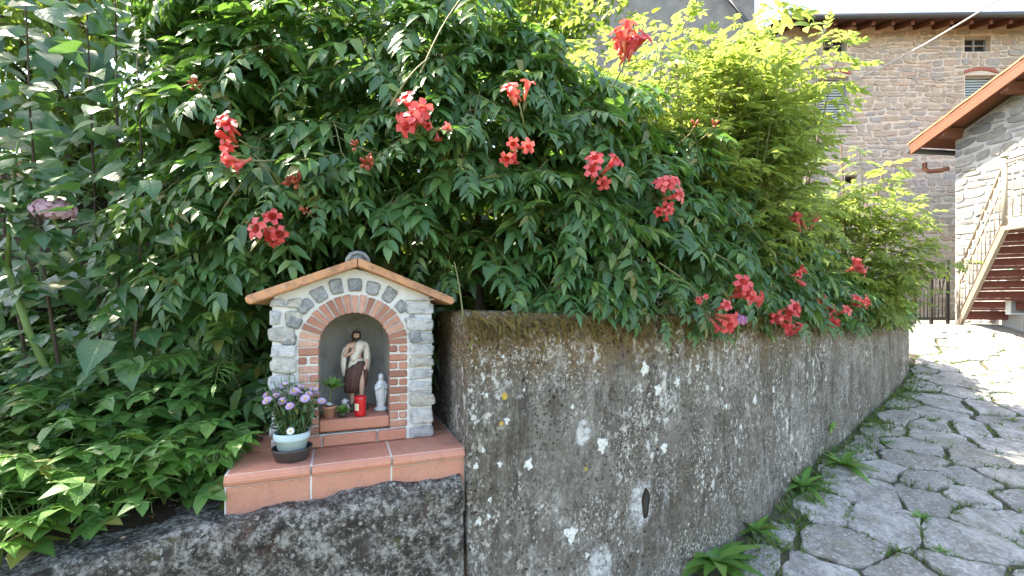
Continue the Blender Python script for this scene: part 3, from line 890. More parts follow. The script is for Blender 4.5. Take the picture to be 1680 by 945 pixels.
def build_big_house():
    HX, HYY, HZ = 7.55, 12.6, 1.1
    k = HYY / FPX
    def px(x): return (x - CX) * k - HX
    def pz(y): return EYE + (HY - y) * k - HZ
    root = empty('stone_house', (HX, HYY, HZ), R(-1.0), 'tall rubble stone house with brown eaves and blinds in its windows', 'house')
    W1, H1 = 9.4, pz(36) - .31
    wins = [(px(1578), px(1628), pz(205), pz(126)), (px(1342), px(1392), pz(205), pz(126)), (px(1577), px(1619), pz(88), pz(62)), (px(1349), px(1388), pz(86), pz(60)),
            (px(1385), px(1405), pz(302), pz(288))]
    mb = MB()
    holes_wall(mb, 0, W1, -.3, H1, wins)
    for h in wins:
        a, b, c, d = h
        for q in ([(a, 0, c), (b, 0, c), (b, .22, c), (a, .22, c)], [(a, 0, d), (a, .22, d), (b, .22, d), (b, 0, d)], [(a, 0, c), (a, .22, c), (a, .22, d), (a, 0, d)], [(b, 0, c), (b, 0, d), (b, .22, d), (b, .22, c)]):
            mb.add(q, [(0, 1, 2, 3)])
    mb.add([(0, 0, -.3), (0, 6, -.3), (0, 6, H1), (0, 0, H1), (W1, 0, -.3), (W1, 6, -.3), (W1, 6, H1), (W1, 0, H1)], [(0, 3, 2, 1), (4, 5, 6, 7), (1, 2, 6, 5)])
    mb.build('wall', M['hmortar'], root)
    ex = [(a - .03, b + .03, c - .03, d + .03) for a, b, c, d in wins]
    ex[0] = (ex[0][0], ex[0][1], ex[0][2], ex[0][3] + .16); ex[1] = (ex[1][0], ex[1][1], ex[1][2], ex[1][3] + .16)
    pts, cs = courses(.01, W1, 0, H1 - .05, .15, .30, .026)
    def seen(x, z):
        ppx = CX + (x + HX) / k; ppy = HY - (z + HZ - EYE) / k
        if not (1395 < ppx < 1680 and 40 < ppy < 480): return False
        return ppy < 268 - (ppx - 1508) * .95 if ppx > 1508 else ppy < 330 + max(0, ppx - 1480) * 5
    stone_face(root, pts, cs, lambda a, b, c: (a, -c, b), ex, M['hstone'], .018, 290, seen, infill='stone_infill', bev=.010)
    for i, (a, b, c, d) in enumerate(wins[:4]):
        w = MB(); fw = .05
        w.box(a, a + fw, .10, .16, c, d); w.box(b - fw, b, .10, .16, c, d); w.box(a + fw, b - fw, .10, .16, d - fw, d); w.box(a + fw, b - fw, .10, .16, c, c + fw)
        if i > 1: w.box((a + b) / 2 - .02, (a + b) / 2 + .02, .105, .155, c + fw, d - fw); w.box(a + fw, (a + b) / 2 - .02, .108, .15, (c + d) / 2 - .015, (c + d) / 2 + .015); w.box((a + b) / 2 + .02, b - fw, .108, .15, (c + d) / 2 - .015, (c + d) / 2 + .015)
        wo = w.build('window', M['frame'], root)
        g = MB(); g.box(a + .01, b - .01, .17, .19, c + .01, d - .01); g.build('pane', M['glass'], wo)
        if i < 2:
            n = 17; hh = (d - c - 2 * fw) / n
            sl = MB()
            for j in range(n):
                z0 = c + fw + j * hh
                sl.add([(a + fw + .005, .125, z0), (b - fw - .005, .125, z0), (b - fw - .005, .150, z0 + hh * .80), (a + fw + .005, .150, z0 + hh * .80)], [(0, 1, 2, 3)])
                sl.add([(a + fw + .005, .129, z0 - .004), (b - fw - .005, .129, z0 - .004), (b - fw - .005, .155, z0 + hh * .80), (a + fw + .005, .155, z0 + hh * .80)], [(3, 2, 1, 0)])
            sl.build('blind', M['blind'], wo)
            # segmental brick lintel
            li = MB(); m = 9
            for j in range(m):
                t0, t1 = j / m, (j + .88) / m
                f0, f1 = .1 * math.sin(math.pi * t0), .1 * math.sin(math.pi * t1)
                x0, x1 = a - .03 + (b - a + .06) * t0, a - .03 + (b - a + .06) * t1
                li.add([(x0, -.03, d + .03 + f0), (x1, -.03, d + .03 + f1), (x1, -.03, d + .12 + f1), (x0, -.03, d + .12 + f0), (x0, .05, d + .03 + f0), (x1, .05, d + .03 + f1), (x1, .05, d + .12 + f1), (x0, .05, d + .12 + f0)],
                       [(0, 1, 2, 3), (0, 4, 5, 1), (1, 5, 6, 2), (2, 6, 7, 3), (3, 7, 4, 0)])
            li.build('lintel', M['lintel'], root)
            s = MB(); s.bbox(a - .06, b + .06, -.06, .2, c - .07, c - .003, .01); s.build('sill', M['concrete'], wo)
    # roof with overhanging eave, rafters and gutter
    r = MB()
    z0 = pz(36) - .36
    r.add([(-.25, -.62, z0 + .02), (W1 + .3, -.62, z0 + .02), (W1 + .3, 3, z0 + 1.25), (-.25, 3, z0 + 1.25), (-.25, -.62, z0 + .07), (W1 + .3, -.62, z0 + .07), (W1 + .3, 3, z0 + 1.30), (-.25, 3, z0 + 1.30)],
          [(0, 3, 2, 1), (4, 5, 6, 7), (0, 1, 5, 4), (0, 4, 7, 3), (1, 2, 6, 5)])
    r.add([(-.25, 3, z0 + 1.3), (W1 + .3, 3, z0 + 1.3), (W1 + .3, 6.4, z0), (-.25, 6.4, z0)], [(0, 1, 2, 3)])
    ro = r.build('roof', M['wood_dark'], root)
    x = .1
    while x < W1:
        q = MB(); zz = z0 - .10
        q.add([(x, -.55, zz), (x + .09, -.55, zz), (x + .09, -.55, zz + .115), (x, -.55, zz + .115), (x, .1, zz + .22), (x + .09, .1, zz + .22), (x + .09, .1, zz + .335), (x, .1, zz + .335)],
              [(0, 1, 2, 3), (0, 4, 5, 1), (1, 5, 6, 2), (2, 6, 7, 3), (3, 7, 4, 0)])
        q.build('rafter', M['wood'], ro); x += .52
    b = MB(); b.add([(0, -.002, H1), (W1, -.002, H1), (W1, .0, z0 + .2), (0, .0, z0 + .2)], [(0, 1, 2, 3)]); b.build('eave_wall', M['hmortar'], root)
    g = MB(); g.tube([(-.3, -.68, z0 + .06), (W1 + .3, -.68, z0 + .06)], .075, 10); g.build('gutter', M['gutter'], ro)
    d = MB(); d.tube([(px(1334), -.12, -.3), (px(1334), -.12, z0 - .35), (px(1334) - .0, -.60, z0 - .02)], .055, 8); d.build('downpipe', M['concrete'], root)
build_big_house()

def build_grey_house():
    root = empty('grey_plastered_house', (.6, 12.4, 1.1), 0, 'tall grey plastered house rising behind the vine, with a dark slanting pipe', 'house')
    mb = MB()
    w = (1238 - CX) / FPX * 12.4 - .6
    holes = [(3.2, 4.1, 3.2, 4.7), (1.0, 1.9, 3.2, 4.7)]
    holes_wall(mb, 0, w, -.3, 9.35, holes)
    mb.add([(w, 0, -.3), (w, 7, -.3), (w, 7, 9.35), (w, 0, 9.35), (0, 0, -.3), (0, 7, -.3), (0, 7, 9.35), (0, 0, 9.35)], [(0, 1, 2, 3), (4, 7, 6, 5), (1, 5, 6, 2)])
    mb.build('wall', M['plaster'], root)
    for a, b, c, d in holes:
        q = MB(); q.box(a, b, .14, .16, c, d); q.box(a, a + .05, .08, .14, c, d); q.box(b - .05, b, .08, .14, c, d)
        q.build('window', M['frame'], root)
    r = MB()
    r.add([(-.4, -.12, 9.36), (w + .15, -.12, 9.36), (w + .15, 3.5, 10.3), (-.4, 3.5, 10.3), (w + .15, 7.3, 9.36), (-.4, 7.3, 9.36)], [(0, 1, 2, 3), (3, 2, 4, 5), (1, 4, 2), (0, 3, 5), (0, 5, 4, 1)])
    r.build('roof', M['rooftile'], root)
    p = MB()
    a = W(1190, -8, 12.25) - root.location; b = W(1232, 42, 12.25) - root.location
    p.tube([a, b, b + Vector((0, 0, -3))], .05, 6); p.build('pipe', M['gutter'], root)
build_grey_house()

def build_small_house():
    # gable wall runs from the far corner towards the camera, facing left
    A = Vector((9.47, 9.5, 1.25)); dirv = Vector((.13, -.9915, 0)); nv = Vector((-.9915, -.13, 0))
    root = empty('small_house', A, math.atan2(dirv.y, dirv.x), 'small stone house with a steep brown tiled roof behind the outside stairs', 'house')
    # local: x along the wall towards camera, y = outward is -? (rotate so that +y is away from lane)
    Lw = 6.2; e0, sl = 4.02, .40
    def rz(x): return e0 + sl * x
    mid = 2.9
    ridge = rz(mid)
    mb = MB()
    mb.add([(0, 0, -.4), (Lw, 0, -.4), (Lw, 0, e0 - .3), (mid, 0, ridge), (0, 0, e0)], [(0, 1, 2, 3, 4)])
    mb.add([(0, 0, -.4), (0, 5, -.4), (0, 5, e0), (0, 0, e0)], [(0, 1, 2, 3)])
    mb.add([(Lw, 0, -.4), (Lw, 5, -.4), (Lw, 5, e0 - .3), (Lw, 0, e0 - .3)], [(0, 3, 2, 1)])
    mb.build('wall', M['concrete'], root)
    pts, cs = courses(.0, 2.6, 0, ridge, .17, .32, .026)
    cs = [clip(c, -sl, 1, e0 - .05) if c else None for c in cs]
    cs = [clip(c, -1, 0, .02) if c and len(c) > 2 else None for c in cs]
    cs = [c if c and len(c) > 2 else None for c in cs]
    def seen(x, z): return x < 1.6 and z > .6
    stone_face(root, pts, cs, lambda a, b, c: (a, -c, b), [], M['gstone'], .022, 250, seen)
    # roof plane overhanging the gable and the eave
    ov = .55; ov2 = .50
    def roof_slab(z, th, x0, x1, y0, y1, name, m, par):
        q = MB()
        P = [(x0, y0, e0 + sl * x0 + z), (x1, y0, e0 + sl * x1 + z), (x1, y1, e0 + sl * x1 + z), (x0, y1, e0 + sl * x0 + z)]
        q.add(P + [(a, b, c + th) for a, b, c in P], [(0, 1, 2, 3)[::-1], (4, 5, 6, 7), (0, 1, 5, 4), (1, 2, 6, 5), (2, 3, 7, 6), (3, 0, 4, 7)])
        return q.build(name, m, par)
    roof = roof_slab(.12, .05, -ov2, mid, -ov, 5, 'roof', M['wood'], root)
    roof_slab(-.06, .175, -ov2 + .02, mid, -ov + .001, -ov + .06, 'barge_board', M['wood'], roof)
    q = MB(); P = [(mid, -ov, ridge + .17), (Lw + .6, -ov, e0 - .6), (Lw + .6, 5, e0 - .6), (mid, 5, ridge + .17)]
    q.add(P + [(a, b, c - .06) for a, b, c in P], [(0, 1, 2, 3), (7, 6, 5, 4), (0, 4, 5, 1)]); q.build('rear_slope', M['rooftile'], roof)
    # tiles along the verge: two rows of half-round tiles
    n = 13
    tile = MB(); seg = 7
    L = .36
    for i, (yo, rr) in enumerate(((0, .085), (L, .075))):
        for s in range(seg + 1):
            a = math.pi * s / seg
            tile.v.append((yo, -rr * math.cos(a), rr * math.sin(a) * .8))
    for s in range(seg): tile.f.append([s, s + 1, seg + 1 + s + 1, seg + 1 + s]); tile.mi.append(0); tile.sm.append(True)
    b0 = len(tile.v)
    for i in range(2 * (seg + 1)): x, y, z = tile.v[i]; tile.v.append((x, y * .82, z * .80))
    for s in range(seg):
        tile.f.append([b0 + s, b0 + seg + 1 + s, b0 + seg + 2 + s, b0 + s + 1]); tile.mi.append(0); tile.sm.append(True)
        tile.f.append([s + 1, s, b0 + s, b0 + s + 1]); tile.mi.append(0); tile.sm.append(False)
    tme = tile.mesh('roof_tile', M['rooftile'])
    ang = math.atan(sl)
    for row in range(7):
        for j in range(12):
            x = -ov2 - .04 + j * .285
            if x > mid - .1: continue
            o = mobj('roof_tile', tme, roof, (x, -ov + .07 + row * .21, e0 + sl * x + .178 + .004 * (j % 2)))
            o.rotation_euler = (0, -ang - .03, random.uniform(-.02, .02))
    # rafter ends under the eave and a bracket
    for x in (.02, 1.1, 2.1):
        q = MB(); q.bbox(x, x + .13, -ov + .07, .02, rz(x) - .10, rz(x) + .10, .008); q.build('purlin', M['wood'], roof)
    q = MB(); z = e0 - sl * ov2 + .05
    q.tube([(-ov2 - .05, -ov, z), (-ov2 - .05, 5, z)], .06, 8); g = q.build('gutter', M['gutter'], roof)
    q = MB(); q.tube([(-.42, -.25, e0 - .45), (-.42, -.25, e0 - .58), (-.36, -.22, e0 - .66), (-.2, -.14, e0 - .68), (-.06, -.09, e0 - .68)], .045, 8)
    q.build('downpipe', M['wood'], root)
build_small_house()

# ------------------------------------------------------------------ outside stairs and railings
def bar(mb, a, b, w, h, mi=0):
    """rectangular bar between two points"""
    a, b = Vector(a), Vector(b); t = (b - a).normalized()
    s = t.cross(Vector((0, 0, 1)))
    if s.length < 1e-3: s = Vector((1, 0, 0))
    s.normalize(); u = s.cross(t)
    v = []
    for p in (a, b):
        for i, j in ((-1, -1), (1, -1), (1, 1), (-1, 1)): v.append(p + s * (w / 2 * i) + u * (h / 2 * j))
    mb.add(v, [(0, 3, 2, 1), (4, 5, 6, 7), (0, 1, 5, 4), (1, 2, 6, 5), (2, 3, 7, 6), (3, 0, 4, 7)])

def build_stairs():
    F = Vector((8.98, 8.95, 1.28)); T = Vector((7.95, 7.18, 2.92))
    root = empty('outside_staircase', F, 0, 'beige steel outside staircase with red treads beside the small house', 'stairs')
    d = T - F; hd = Vector((d.x, d.y, 0)).normalized(); side = Vector((-hd.y, hd.x, 0))
    if side.x < 0: side = -side
    wd = .95
    def loc(t, w=0.0, z=0.0): return d * t + side * w + Vector((0, 0, z))
    for w in (0, wd):
        s = MB(); bar(s, loc(-.02, w, -.05), loc(1.02, w, -.05), .05, .15); s.build('stringer', M['stair_beige'], root)
    n = 9
    for i in range(n):
        t = (i + .6) / n
        p = loc(t); z = p.z
        s = MB()
        a = p - hd * .14; b = p + hd * .14
        s.add([a + side * .035 + Vector((0, 0, -.02)), b + side * .035 + Vector((0, 0, -.02)), b + side * (wd - .035) + Vector((0, 0, -.02)), a + side * (wd - .035) + Vector((0, 0, -.02)),
               a + side * .035 + Vector((0, 0, .02)), b + side * .035 + Vector((0, 0, .02)), b + side * (wd - .035) + Vector((0, 0, .02)), a + side * (wd - .035) + Vector((0, 0, .02))],
              [(0, 3, 2, 1), (4, 5, 6, 7), (0, 1, 5, 4), (1, 2, 6, 5), (2, 3, 7, 6), (3, 0, 4, 7)])
        s.build('tread', M['stair_red'], root)
        if i < n - 1:
            s = MB(); bar(s, b + side * .04 + Vector((0, 0, .085)), b + side * (wd - .04) + Vector((0, 0, .085)), .015, .125); s.build('riser', M['stair_red'], root)
    # landing
    s = MB(); z = T.z - F.z
    s.bbox(d.x - .02, d.x + 1.42, d.y - 1.5, d.y + .05, z - .08, z, .01); s.build('landing', M['stair_beige'], root)
    for (x, y) in ((d.x + 1.3, d.y - 1.4), (d.x + 1.3, d.y - .02)):
        s = MB(); bar(s, (x, y, z - .08), (x, y, street_z(y + F.y) - F.z - .04), .09, .09); s.build('landing_post', M['stair_beige'], root)
    # stair railing on the lane side
    rl = MB(); rl.tube([loc(0, .0, 1.02), loc(.5, 0, 1.02), loc(1, 0, 1.02), loc(1) + Vector((0, 0, 1.02)) + Vector((0, -1.4, 0))], .024, 8)
    rl.build('handrail', M['rail_cream'], root)
    rl = MB(); rl.tube([loc(0.05, 0, .72), loc(1, 0, .72)], .015, 6); rl.build('mid_rail', M['rail_cream'], root)
    rl = MB(); rl.tube([loc(0.03, 0, .14), loc(1, 0, .14), loc(1, 0, .10) + Vector((0, -1.4, 0))], .015, 6); rl.build('bottom_rail', M['rail_cream'], root)
    for t, r, h in ((0, .03, 1.04), (1.0, .035, 1.10)):
        s = MB(); s.tube([loc(t, 0, 0), loc(t, 0, h)], r, 8); s.lathe([(.0, h), (r * 1.5, h + .01), (r * 1.5, h + .03), (0.001, h + .06)], 8, 0, loc(t)); s.build('newel_post', M['rail_cream'], root)
    for i in range(1, 11):
        s = MB(); t = i / 11; s.tube([loc(t, 0, .14), loc(t, 0, 1.02)], .009, 6); s.build('baluster', M['rail_cream'], root)
    for i in range(1, 12):
        y = -1.4 * i / 12
        s = MB(); s.tube([loc(1, 0, .11) + Vector((0, y, 0)), loc(1, 0, 1.02) + Vector((0, y, 0))], .009, 6); s.build('baluster', M['rail_cream'], root)
build_stairs()

def build_fence():
    A = Vector((8.05, 8.9, street_z(8.9))); B = Vector((8.86, 9.05, street_z(9.05)))
    root = empty('iron_railing', A, 0, 'dark iron railing with thin uprights at the foot of the outside stairs', 'railing')
    d = B - A; d.z = 0
    for z in (.12, .98):
        s = MB(); bar(s, d * 0 + Vector((0, 0, z)), d * 1.0 + Vector((0, 0, z)), .03, .03); s.build('rail', M['rail_dark'], root)
    for t, h in ((0, 1.05), (.5, 1.05), (1, 1.3)):
        s = MB(); bar(s, d * t + Vector((0, 0, -.03)), d * t + Vector((0, 0, h)), .045, .045); s.build('post', M['rail_dark'], root)
    n = 9
    for i in range(n):
        t = (i + .5) / n
        if abs(t - .5) < .03: continue
        s = MB(); s.tube([d * t + Vector((0, 0, .12)), d * t + Vector((0, 0, .98))], .009, 6); s.build('baluster', M['rail_dark'], root)
    s = MB(); s.tube([d * 1.0 + Vector((0, 0, 1.28)), d * 1.0 + Vector((-.06, -.02, 1.05)), d * .8 + Vector((0, 0, .62)), d * .72 + Vector((0, 0, .98))], .012, 6); s.build('scroll', M['rail_dark'], root)
build_fence()

def build_yard_bits():
    c = W(1672, 497, 8.2)
    root = empty('grey_framed_panel', (c.x, c.y, street_z(c.y)), R(8), 'grey panel in a white frame standing on a block under the stairs', 'panel')
    z = c.z - street_z(c.y)
    s = MB(); s.bbox(-.19, .6, 0, .05, z - .19, z + .19, .006); s.build('sheet', M['panel_grey'], root)
    f = MB()
    f.bbox(-.215, -.185, -.012, .062, z - .215, z + .215, .004); f.bbox(-.184, .62, -.012, .062, z + .185, z + .215, .004); f.bbox(-.184, .62, -.012, .062, z - .215, z - .185, .004)
    f.build('frame', M['panel_white'], root)
    s = MB(); s.bbox(.05, .5, -.02, .3, -.05, z - .22, .01); s.build('block', M['concrete'], root)
    a, b = W(1654, 440, 8.0), W(1712, 476, 7.7)
    root = empty('green_pole', (a + b) / 2, 0, 'short green and white pole slanting above the grey panel', 'pole')
    o = (a + b) / 2
    s = MB(); s.tube([a - o, a * .6 + b * .4 - o], .028, 10); s.build('green_end', M['pole_green'], root)
    s = MB(); s.tube([a * .6 + b * .4 - o, b - o], .024, 10); s.build('shaft', M['panel_white'], root)
    # overhead cable
    a, b = W(1660, -14, 10.5), W(1392, 138, 12.4)
    mid = (a + b) / 2 + Vector((0, 0, -.12))
    root = MB(); root.tube([a - mid, (a * .75 + b * .25) - mid + Vector((0, 0, -.06)), (a + b) / 2 - mid + Vector((0, 0, -.09)), (a * .25 + b * .75) - mid + Vector((0, 0, -.06)), b - mid], .022, 6)
    o = root.build('overhead_cable', M['cable'], None, mid)
    tag(o, 'pale overhead cable slanting down to the tall stone house', 'cable')
build_yard_bits()

# ------------------------------------------------------------------ the shrine
SH = empty('wayside_shrine', (P0.x, P0.y, .80), RZ, 'small gabled stone and brick wayside shrine on a terracotta tiled base', 'shrine')
FV = .247                                   # front plane of the shrine body
U0, U1, NU0, NU1, UC = .144, .843, .328, .644, .486
W0, SPR = .225, .622                        # top of the step, springing of the arch
RIN = (NU1 - NU0) / 2

def build_base():
    core = MB(); core.box(.0125, .9485, .0165, .9285, -.12, .1638); core.build('mortar_core', M['mortar'], SH)
    us = [0, .313, .627, .95]; vs_ = [0, .31, .62, .93]
    # bullnosed cap tiles
    for i in range(3):
        for j in range(3):
            a, b = us[i] + (.0042 if i else 0), us[i + 1] - .0042; c, d = vs_[j] + (.0042 if j else 0), vs_[j + 1] - .0042
            mb = MB()
            if j == 0:      # round nose along the front
                prof = [(d, .120), (.024, .120), (.008, .121), (0, .128), (-.004, .140), (0, .153), (.010, .161), (.024, .1655), (d, .1655)]
                secs = [[(x, p[0], p[1]) for p in prof] for x in (a, b)]
                if i == 0: secs = [[(a + .012 * (1 if .12 < p[1] < .165 else 1.6), p[0] + .006, p[1]) for p in prof]] + [[(a + .03, p[0], p[1]) for p in prof]] + secs[1:]
                mb.loft(secs, 0, True, False)
            elif i == 0:    # round nose along the left side
                prof = [(b, .120), (.024, .120), (.008, .121), (0, .128), (-.004, .140), (0, .153), (.010, .161), (.024, .1655), (b, .1655)]
                mb.loft([[(p[0], y, p[1]) for p in prof] for y in (c, d)], 0, True, False)
            else: mb.bbox(a, b, c, d, .12, .1655, .003)
            mb.build('cap_tile', M['terracotta'], SH)
    for i in range(3):
        mb = MB(); mb.bbox(us[i] + (.018 if i == 0 else .003), us[i + 1] - .004, .014, .032, -.10, .116, .002); mb.build('riser_tile', M['terracotta'], SH)
        mb = MB(); mb.bbox(.010, .026, vs_[i] + (.034 if i == 0 else .002), vs_[i + 1] - .003, -.10, .117, .002); mb.build('riser_tile', M['terracotta'], SH)
    # steps between the stone piers
    m = MB(); m.box(.252, .722, FV + .006, FV + .2, .1655, .222); m.build('step_mortar', M['mortar'], SH)
    e = [.252, .345, .585, .722]
    for i in range(3):
        mb = MB(); mb.bbox(e[i] + .004, e[i + 1] - .004, FV - .012, FV + .12, .170, .2185, .004); mb.build('step_tile', M['terracotta'], SH)
    mb = MB(); mb.bbox(NU0 + .003, NU1 - .003, FV - .004, FV + .33, .2325, .286, .007); mb.build('niche_sill', M['terracotta'], SH)
build_base()

EAVE_W, PEAK_W = .862, .985
def build_body():
    D = .52
    path = [(NU0, W0)] + [(NU0, W0 + (SPR - W0) * k / 4) for k in range(1, 5)]
    na = 20
    for k in range(1, na): a = math.pi * (1 - k / na); path.append((UC + RIN * math.cos(a), SPR + RIN * math.sin(a)))
    path += [(NU1, SPR - (SPR - W0) * k / 4) for k in range(0, 5)]
    def outer(p):
        if p[1] <= SPR + 1e-6: return (U0 if p[0] < UC else U1, p[1])
        dx, dz = p[0] - UC, p[1] - SPR; best = 9
        if dx < -1e-6: best = min(best, (U0 - UC) / dx)
        if dx > 1e-6: best = min(best, (U1 - UC) / dx)
        for sgn in (-1, 1):
            uc = (U0 + U1) / 2; sl = (PEAK_W - EAVE_W) / (uc - U0)
            # w = PEAK - sl*|u-uc|
            den = dz + sl * sgn * dx
            if den > 1e-6:
                t = (PEAK_W - sl * sgn * (UC - uc) - SPR) / den
                if t > 0: best = min(best, t)
        return (UC + dx * best, SPR + dz * best)
    mb = MB()
    v = [(p[0], FV, p[1]) for p in path] + [(q[0], FV, q[1]) for q in map(outer, path)]
    n = len(path)
    mb.add(v, [(i, i + 1, n + i + 1, n + i) for i in range(n - 1)])
    q = [outer(p) for p in path]; q = [(U0, .167)] + q + [(U1, .167)]
    mb.add([(a, FV, b) for a, b in q] + [(a, FV + D, b) for a, b in q], [(i, i + 1, len(q) + i + 1, len(q) + i) for i in range(len(q) - 1)] + [[len(q) + i for i in range(len(q))][::-1]])
    mb.add([(U0, FV, .167), (.256, FV, .167), (.256, FV, W0), (U0, FV, W0)], [(0, 1, 2, 3)]); mb.add([(.718, FV, .167), (U1, FV, .167), (U1, FV, W0), (.718, FV, W0)], [(0, 1, 2, 3)])
    mb.add([(U0, FV, W0), (NU0, FV, W0), (NU0, FV + .05, W0), (U0, FV + .05, W0)], [(0, 1, 2, 3)])
    mb.build('mortar_body', M['mortar'], SH)
    # niche lining: arch carried back, rounded towards the rear
    mb = MB(); secs = []
    for dep, k in ((0.002, 1.0), (.16, 1.0), (.24, .95), (.29, .80), (.315, .5), (.322, .05)):
        secs.append([(UC + (p[0] - UC) * k, FV + dep, max(W0, SPR + (p[1] - SPR) * k) if p[1] > SPR else p[1]) for p in path])
    m = len(path); vv = [p for s_ in secs for p in s_]
    mb.add(vv, [(i * m + k, (i + 1) * m + k, (i + 1) * m + k + 1, i * m + k + 1) for i in range(len(secs) - 1) for k in range(m - 1)], 0, True)
    mb.build('niche', M['niche'], SH)
build_body()

def build_brickwork():
    # brick arch ring
    n = 19
    for k in range(n):
        a0, a1 = math.pi * (1 - k / n) - .021, math.pi * (1 - (k + 1) / n) + .021
        r0, r1 = RIN - .004, RIN + random.uniform(.078, .083); y0, y1 = FV - random.uniform(.007, .012), FV + .07
        pts2 = [(UC + r * math.cos(a), SPR + r * math.sin(a)) for r, a in ((r0, a0), (r0, a1), (r1, a1), (r1, a0))]
        mb = MB(); v, f = [], []
        cx = sum(p[0] for p in pts2) / 4; cz = sum(p[1] for p in pts2) / 4
        for (y, k2) in ((y1, 0), (y0 + .004, 0), (y0, .07)):
            v += [(p[0] + (cx - p[0]) * k2, y, p[1] + (cz - p[1]) * k2) for p in pts2]
        f = [(g * 4 + i, g * 4 + (i + 1) % 4, g * 4 + 4 + (i + 1) % 4, g * 4 + 4 + i) for g in (0, 1) for i in range(4)] + [(8, 9, 10, 11)]
        v = [(a + random.uniform(-.0018, .0018), b, c + random.uniform(-.0018, .0018)) for a, b, c in v]
        mb.add(v, f); mb.build('brick', M['brick'], SH)
    # jambs: alternate one long brick and two short ones
    rows = 10; h = (SPR - W0) / rows
    for side in (0, 1):
        a, b = (.2475, NU0 + .004) if side == 0 else (NU1 - .004, .7245)
        for i in range(rows):
            z0, z1 = W0 + i * h + .0035, W0 + (i + 1) * h - .0035
            parts = [(a, b)] if (i + side) % 2 else [(a, (a + b) / 2 - .003 + random.uniform(-.006, .006)), ((a + b) / 2 + .003, b)]
            for p, q in parts:
                mb = MB(); mb.bbox(p + .001, q - .001, FV - random.uniform(.006, .011), FV + .07, z0 + random.uniform(-.0015, .002), z1 + random.uniform(-.002, .0015), random.uniform(.003, .007)); mb.build('brick', M['brick'], SH)
build_brickwork()

def face_stone(poly, mat, name='stone', t=.014):
    poly = roundpoly(jitterpoly(poly, .006), .22)
    v, f = stone_geo(poly, -.01, t * random.uniform(.7, 1.3), .007, .003, .08)
    mb = MB(); mb.add([(a, FV - c, b) for a, b, c in v], f); return mb.build(name, mat, SH)

def build_stones():
    # piers
    def rect(a, b, c, d, j=.006): return [(a + random.uniform(-j, j), c + random.uniform(-j, j)), (b + random.uniform(-j, j), c + random.uniform(-j, j)), (b + random.uniform(-j, j), d + random.uniform(-j, j)), (a + random.uniform(-j, j), d + random.uniform(-j, j))]
    for side in (0, 1):
        z = .170
        while z < .845:
            h = random.uniform(.055, .085)
            if z + h > .86: h = .855 - z
            a, b = (U0 - random.uniform(.003, .014), .239) if side == 0 else (.735, U1 + random.uniform(.002, .012))
            if z > SPR: # follow the brick ring
                dz = z + h * .5 - SPR; half = math.sqrt(max((RIN + .096) ** 2 - dz * dz, 0.0)) if dz < RIN + .096 else 0
                if side == 0: b = min(.26, UC - half - .006)
                else: a = max(.715, UC + half + .006)
                if side == 0: b = min(b, .262)
            if h > .02:
                if side == 0 and random.random() < .45 and b - a > .085:
                    m = a + (b - a) * random.uniform(.42, .56)
                    face_stone(rect(a, m - .006, z, z + h - .014), M['stone']); face_stone(rect(m + .006, b, z, z + h - .014), M['stone'])
                else: face_stone(rect(a, b, z, z + h - .014), M['stone'])
            z += h
    # voussoir stones round the brick arch
    n = 11
    for k in range(n):
        am = math.pi * (1 - (k + .5) / n); da = math.pi / n * random.uniform(.32, .40)
        r0, r1 = RIN + .094, RIN + random.uniform(.155, .178)
        if abs(math.cos(am)) > .72: r1 = min(r1, RIN + .150)
        # keep under the roof slope
        for _ in range(20):
            u, w = UC + r1 * math.cos(am), SPR + r1 * math.sin(am)
            if w > PEAK_W - .012 - abs(u - (U0 + U1) / 2) * (PEAK_W - EAVE_W) / .35: r1 -= .006
        if r1 - r0 < .02: continue
        poly = [(UC + r * math.cos(a) + random.uniform(-.004, .004), SPR + r * math.sin(a) + random.uniform(-.004, .004)) for r, a in ((r0, am - da), (r1, am - da * .95), (r1, am + da * .95), (r0, am + da))]
        if .16 < (UC - .02) and (abs(UC + r1 * math.cos(am) - UC) < .33): face_stone(poly, M['darkstone'], 'arch_stone', .013)
build_stones()

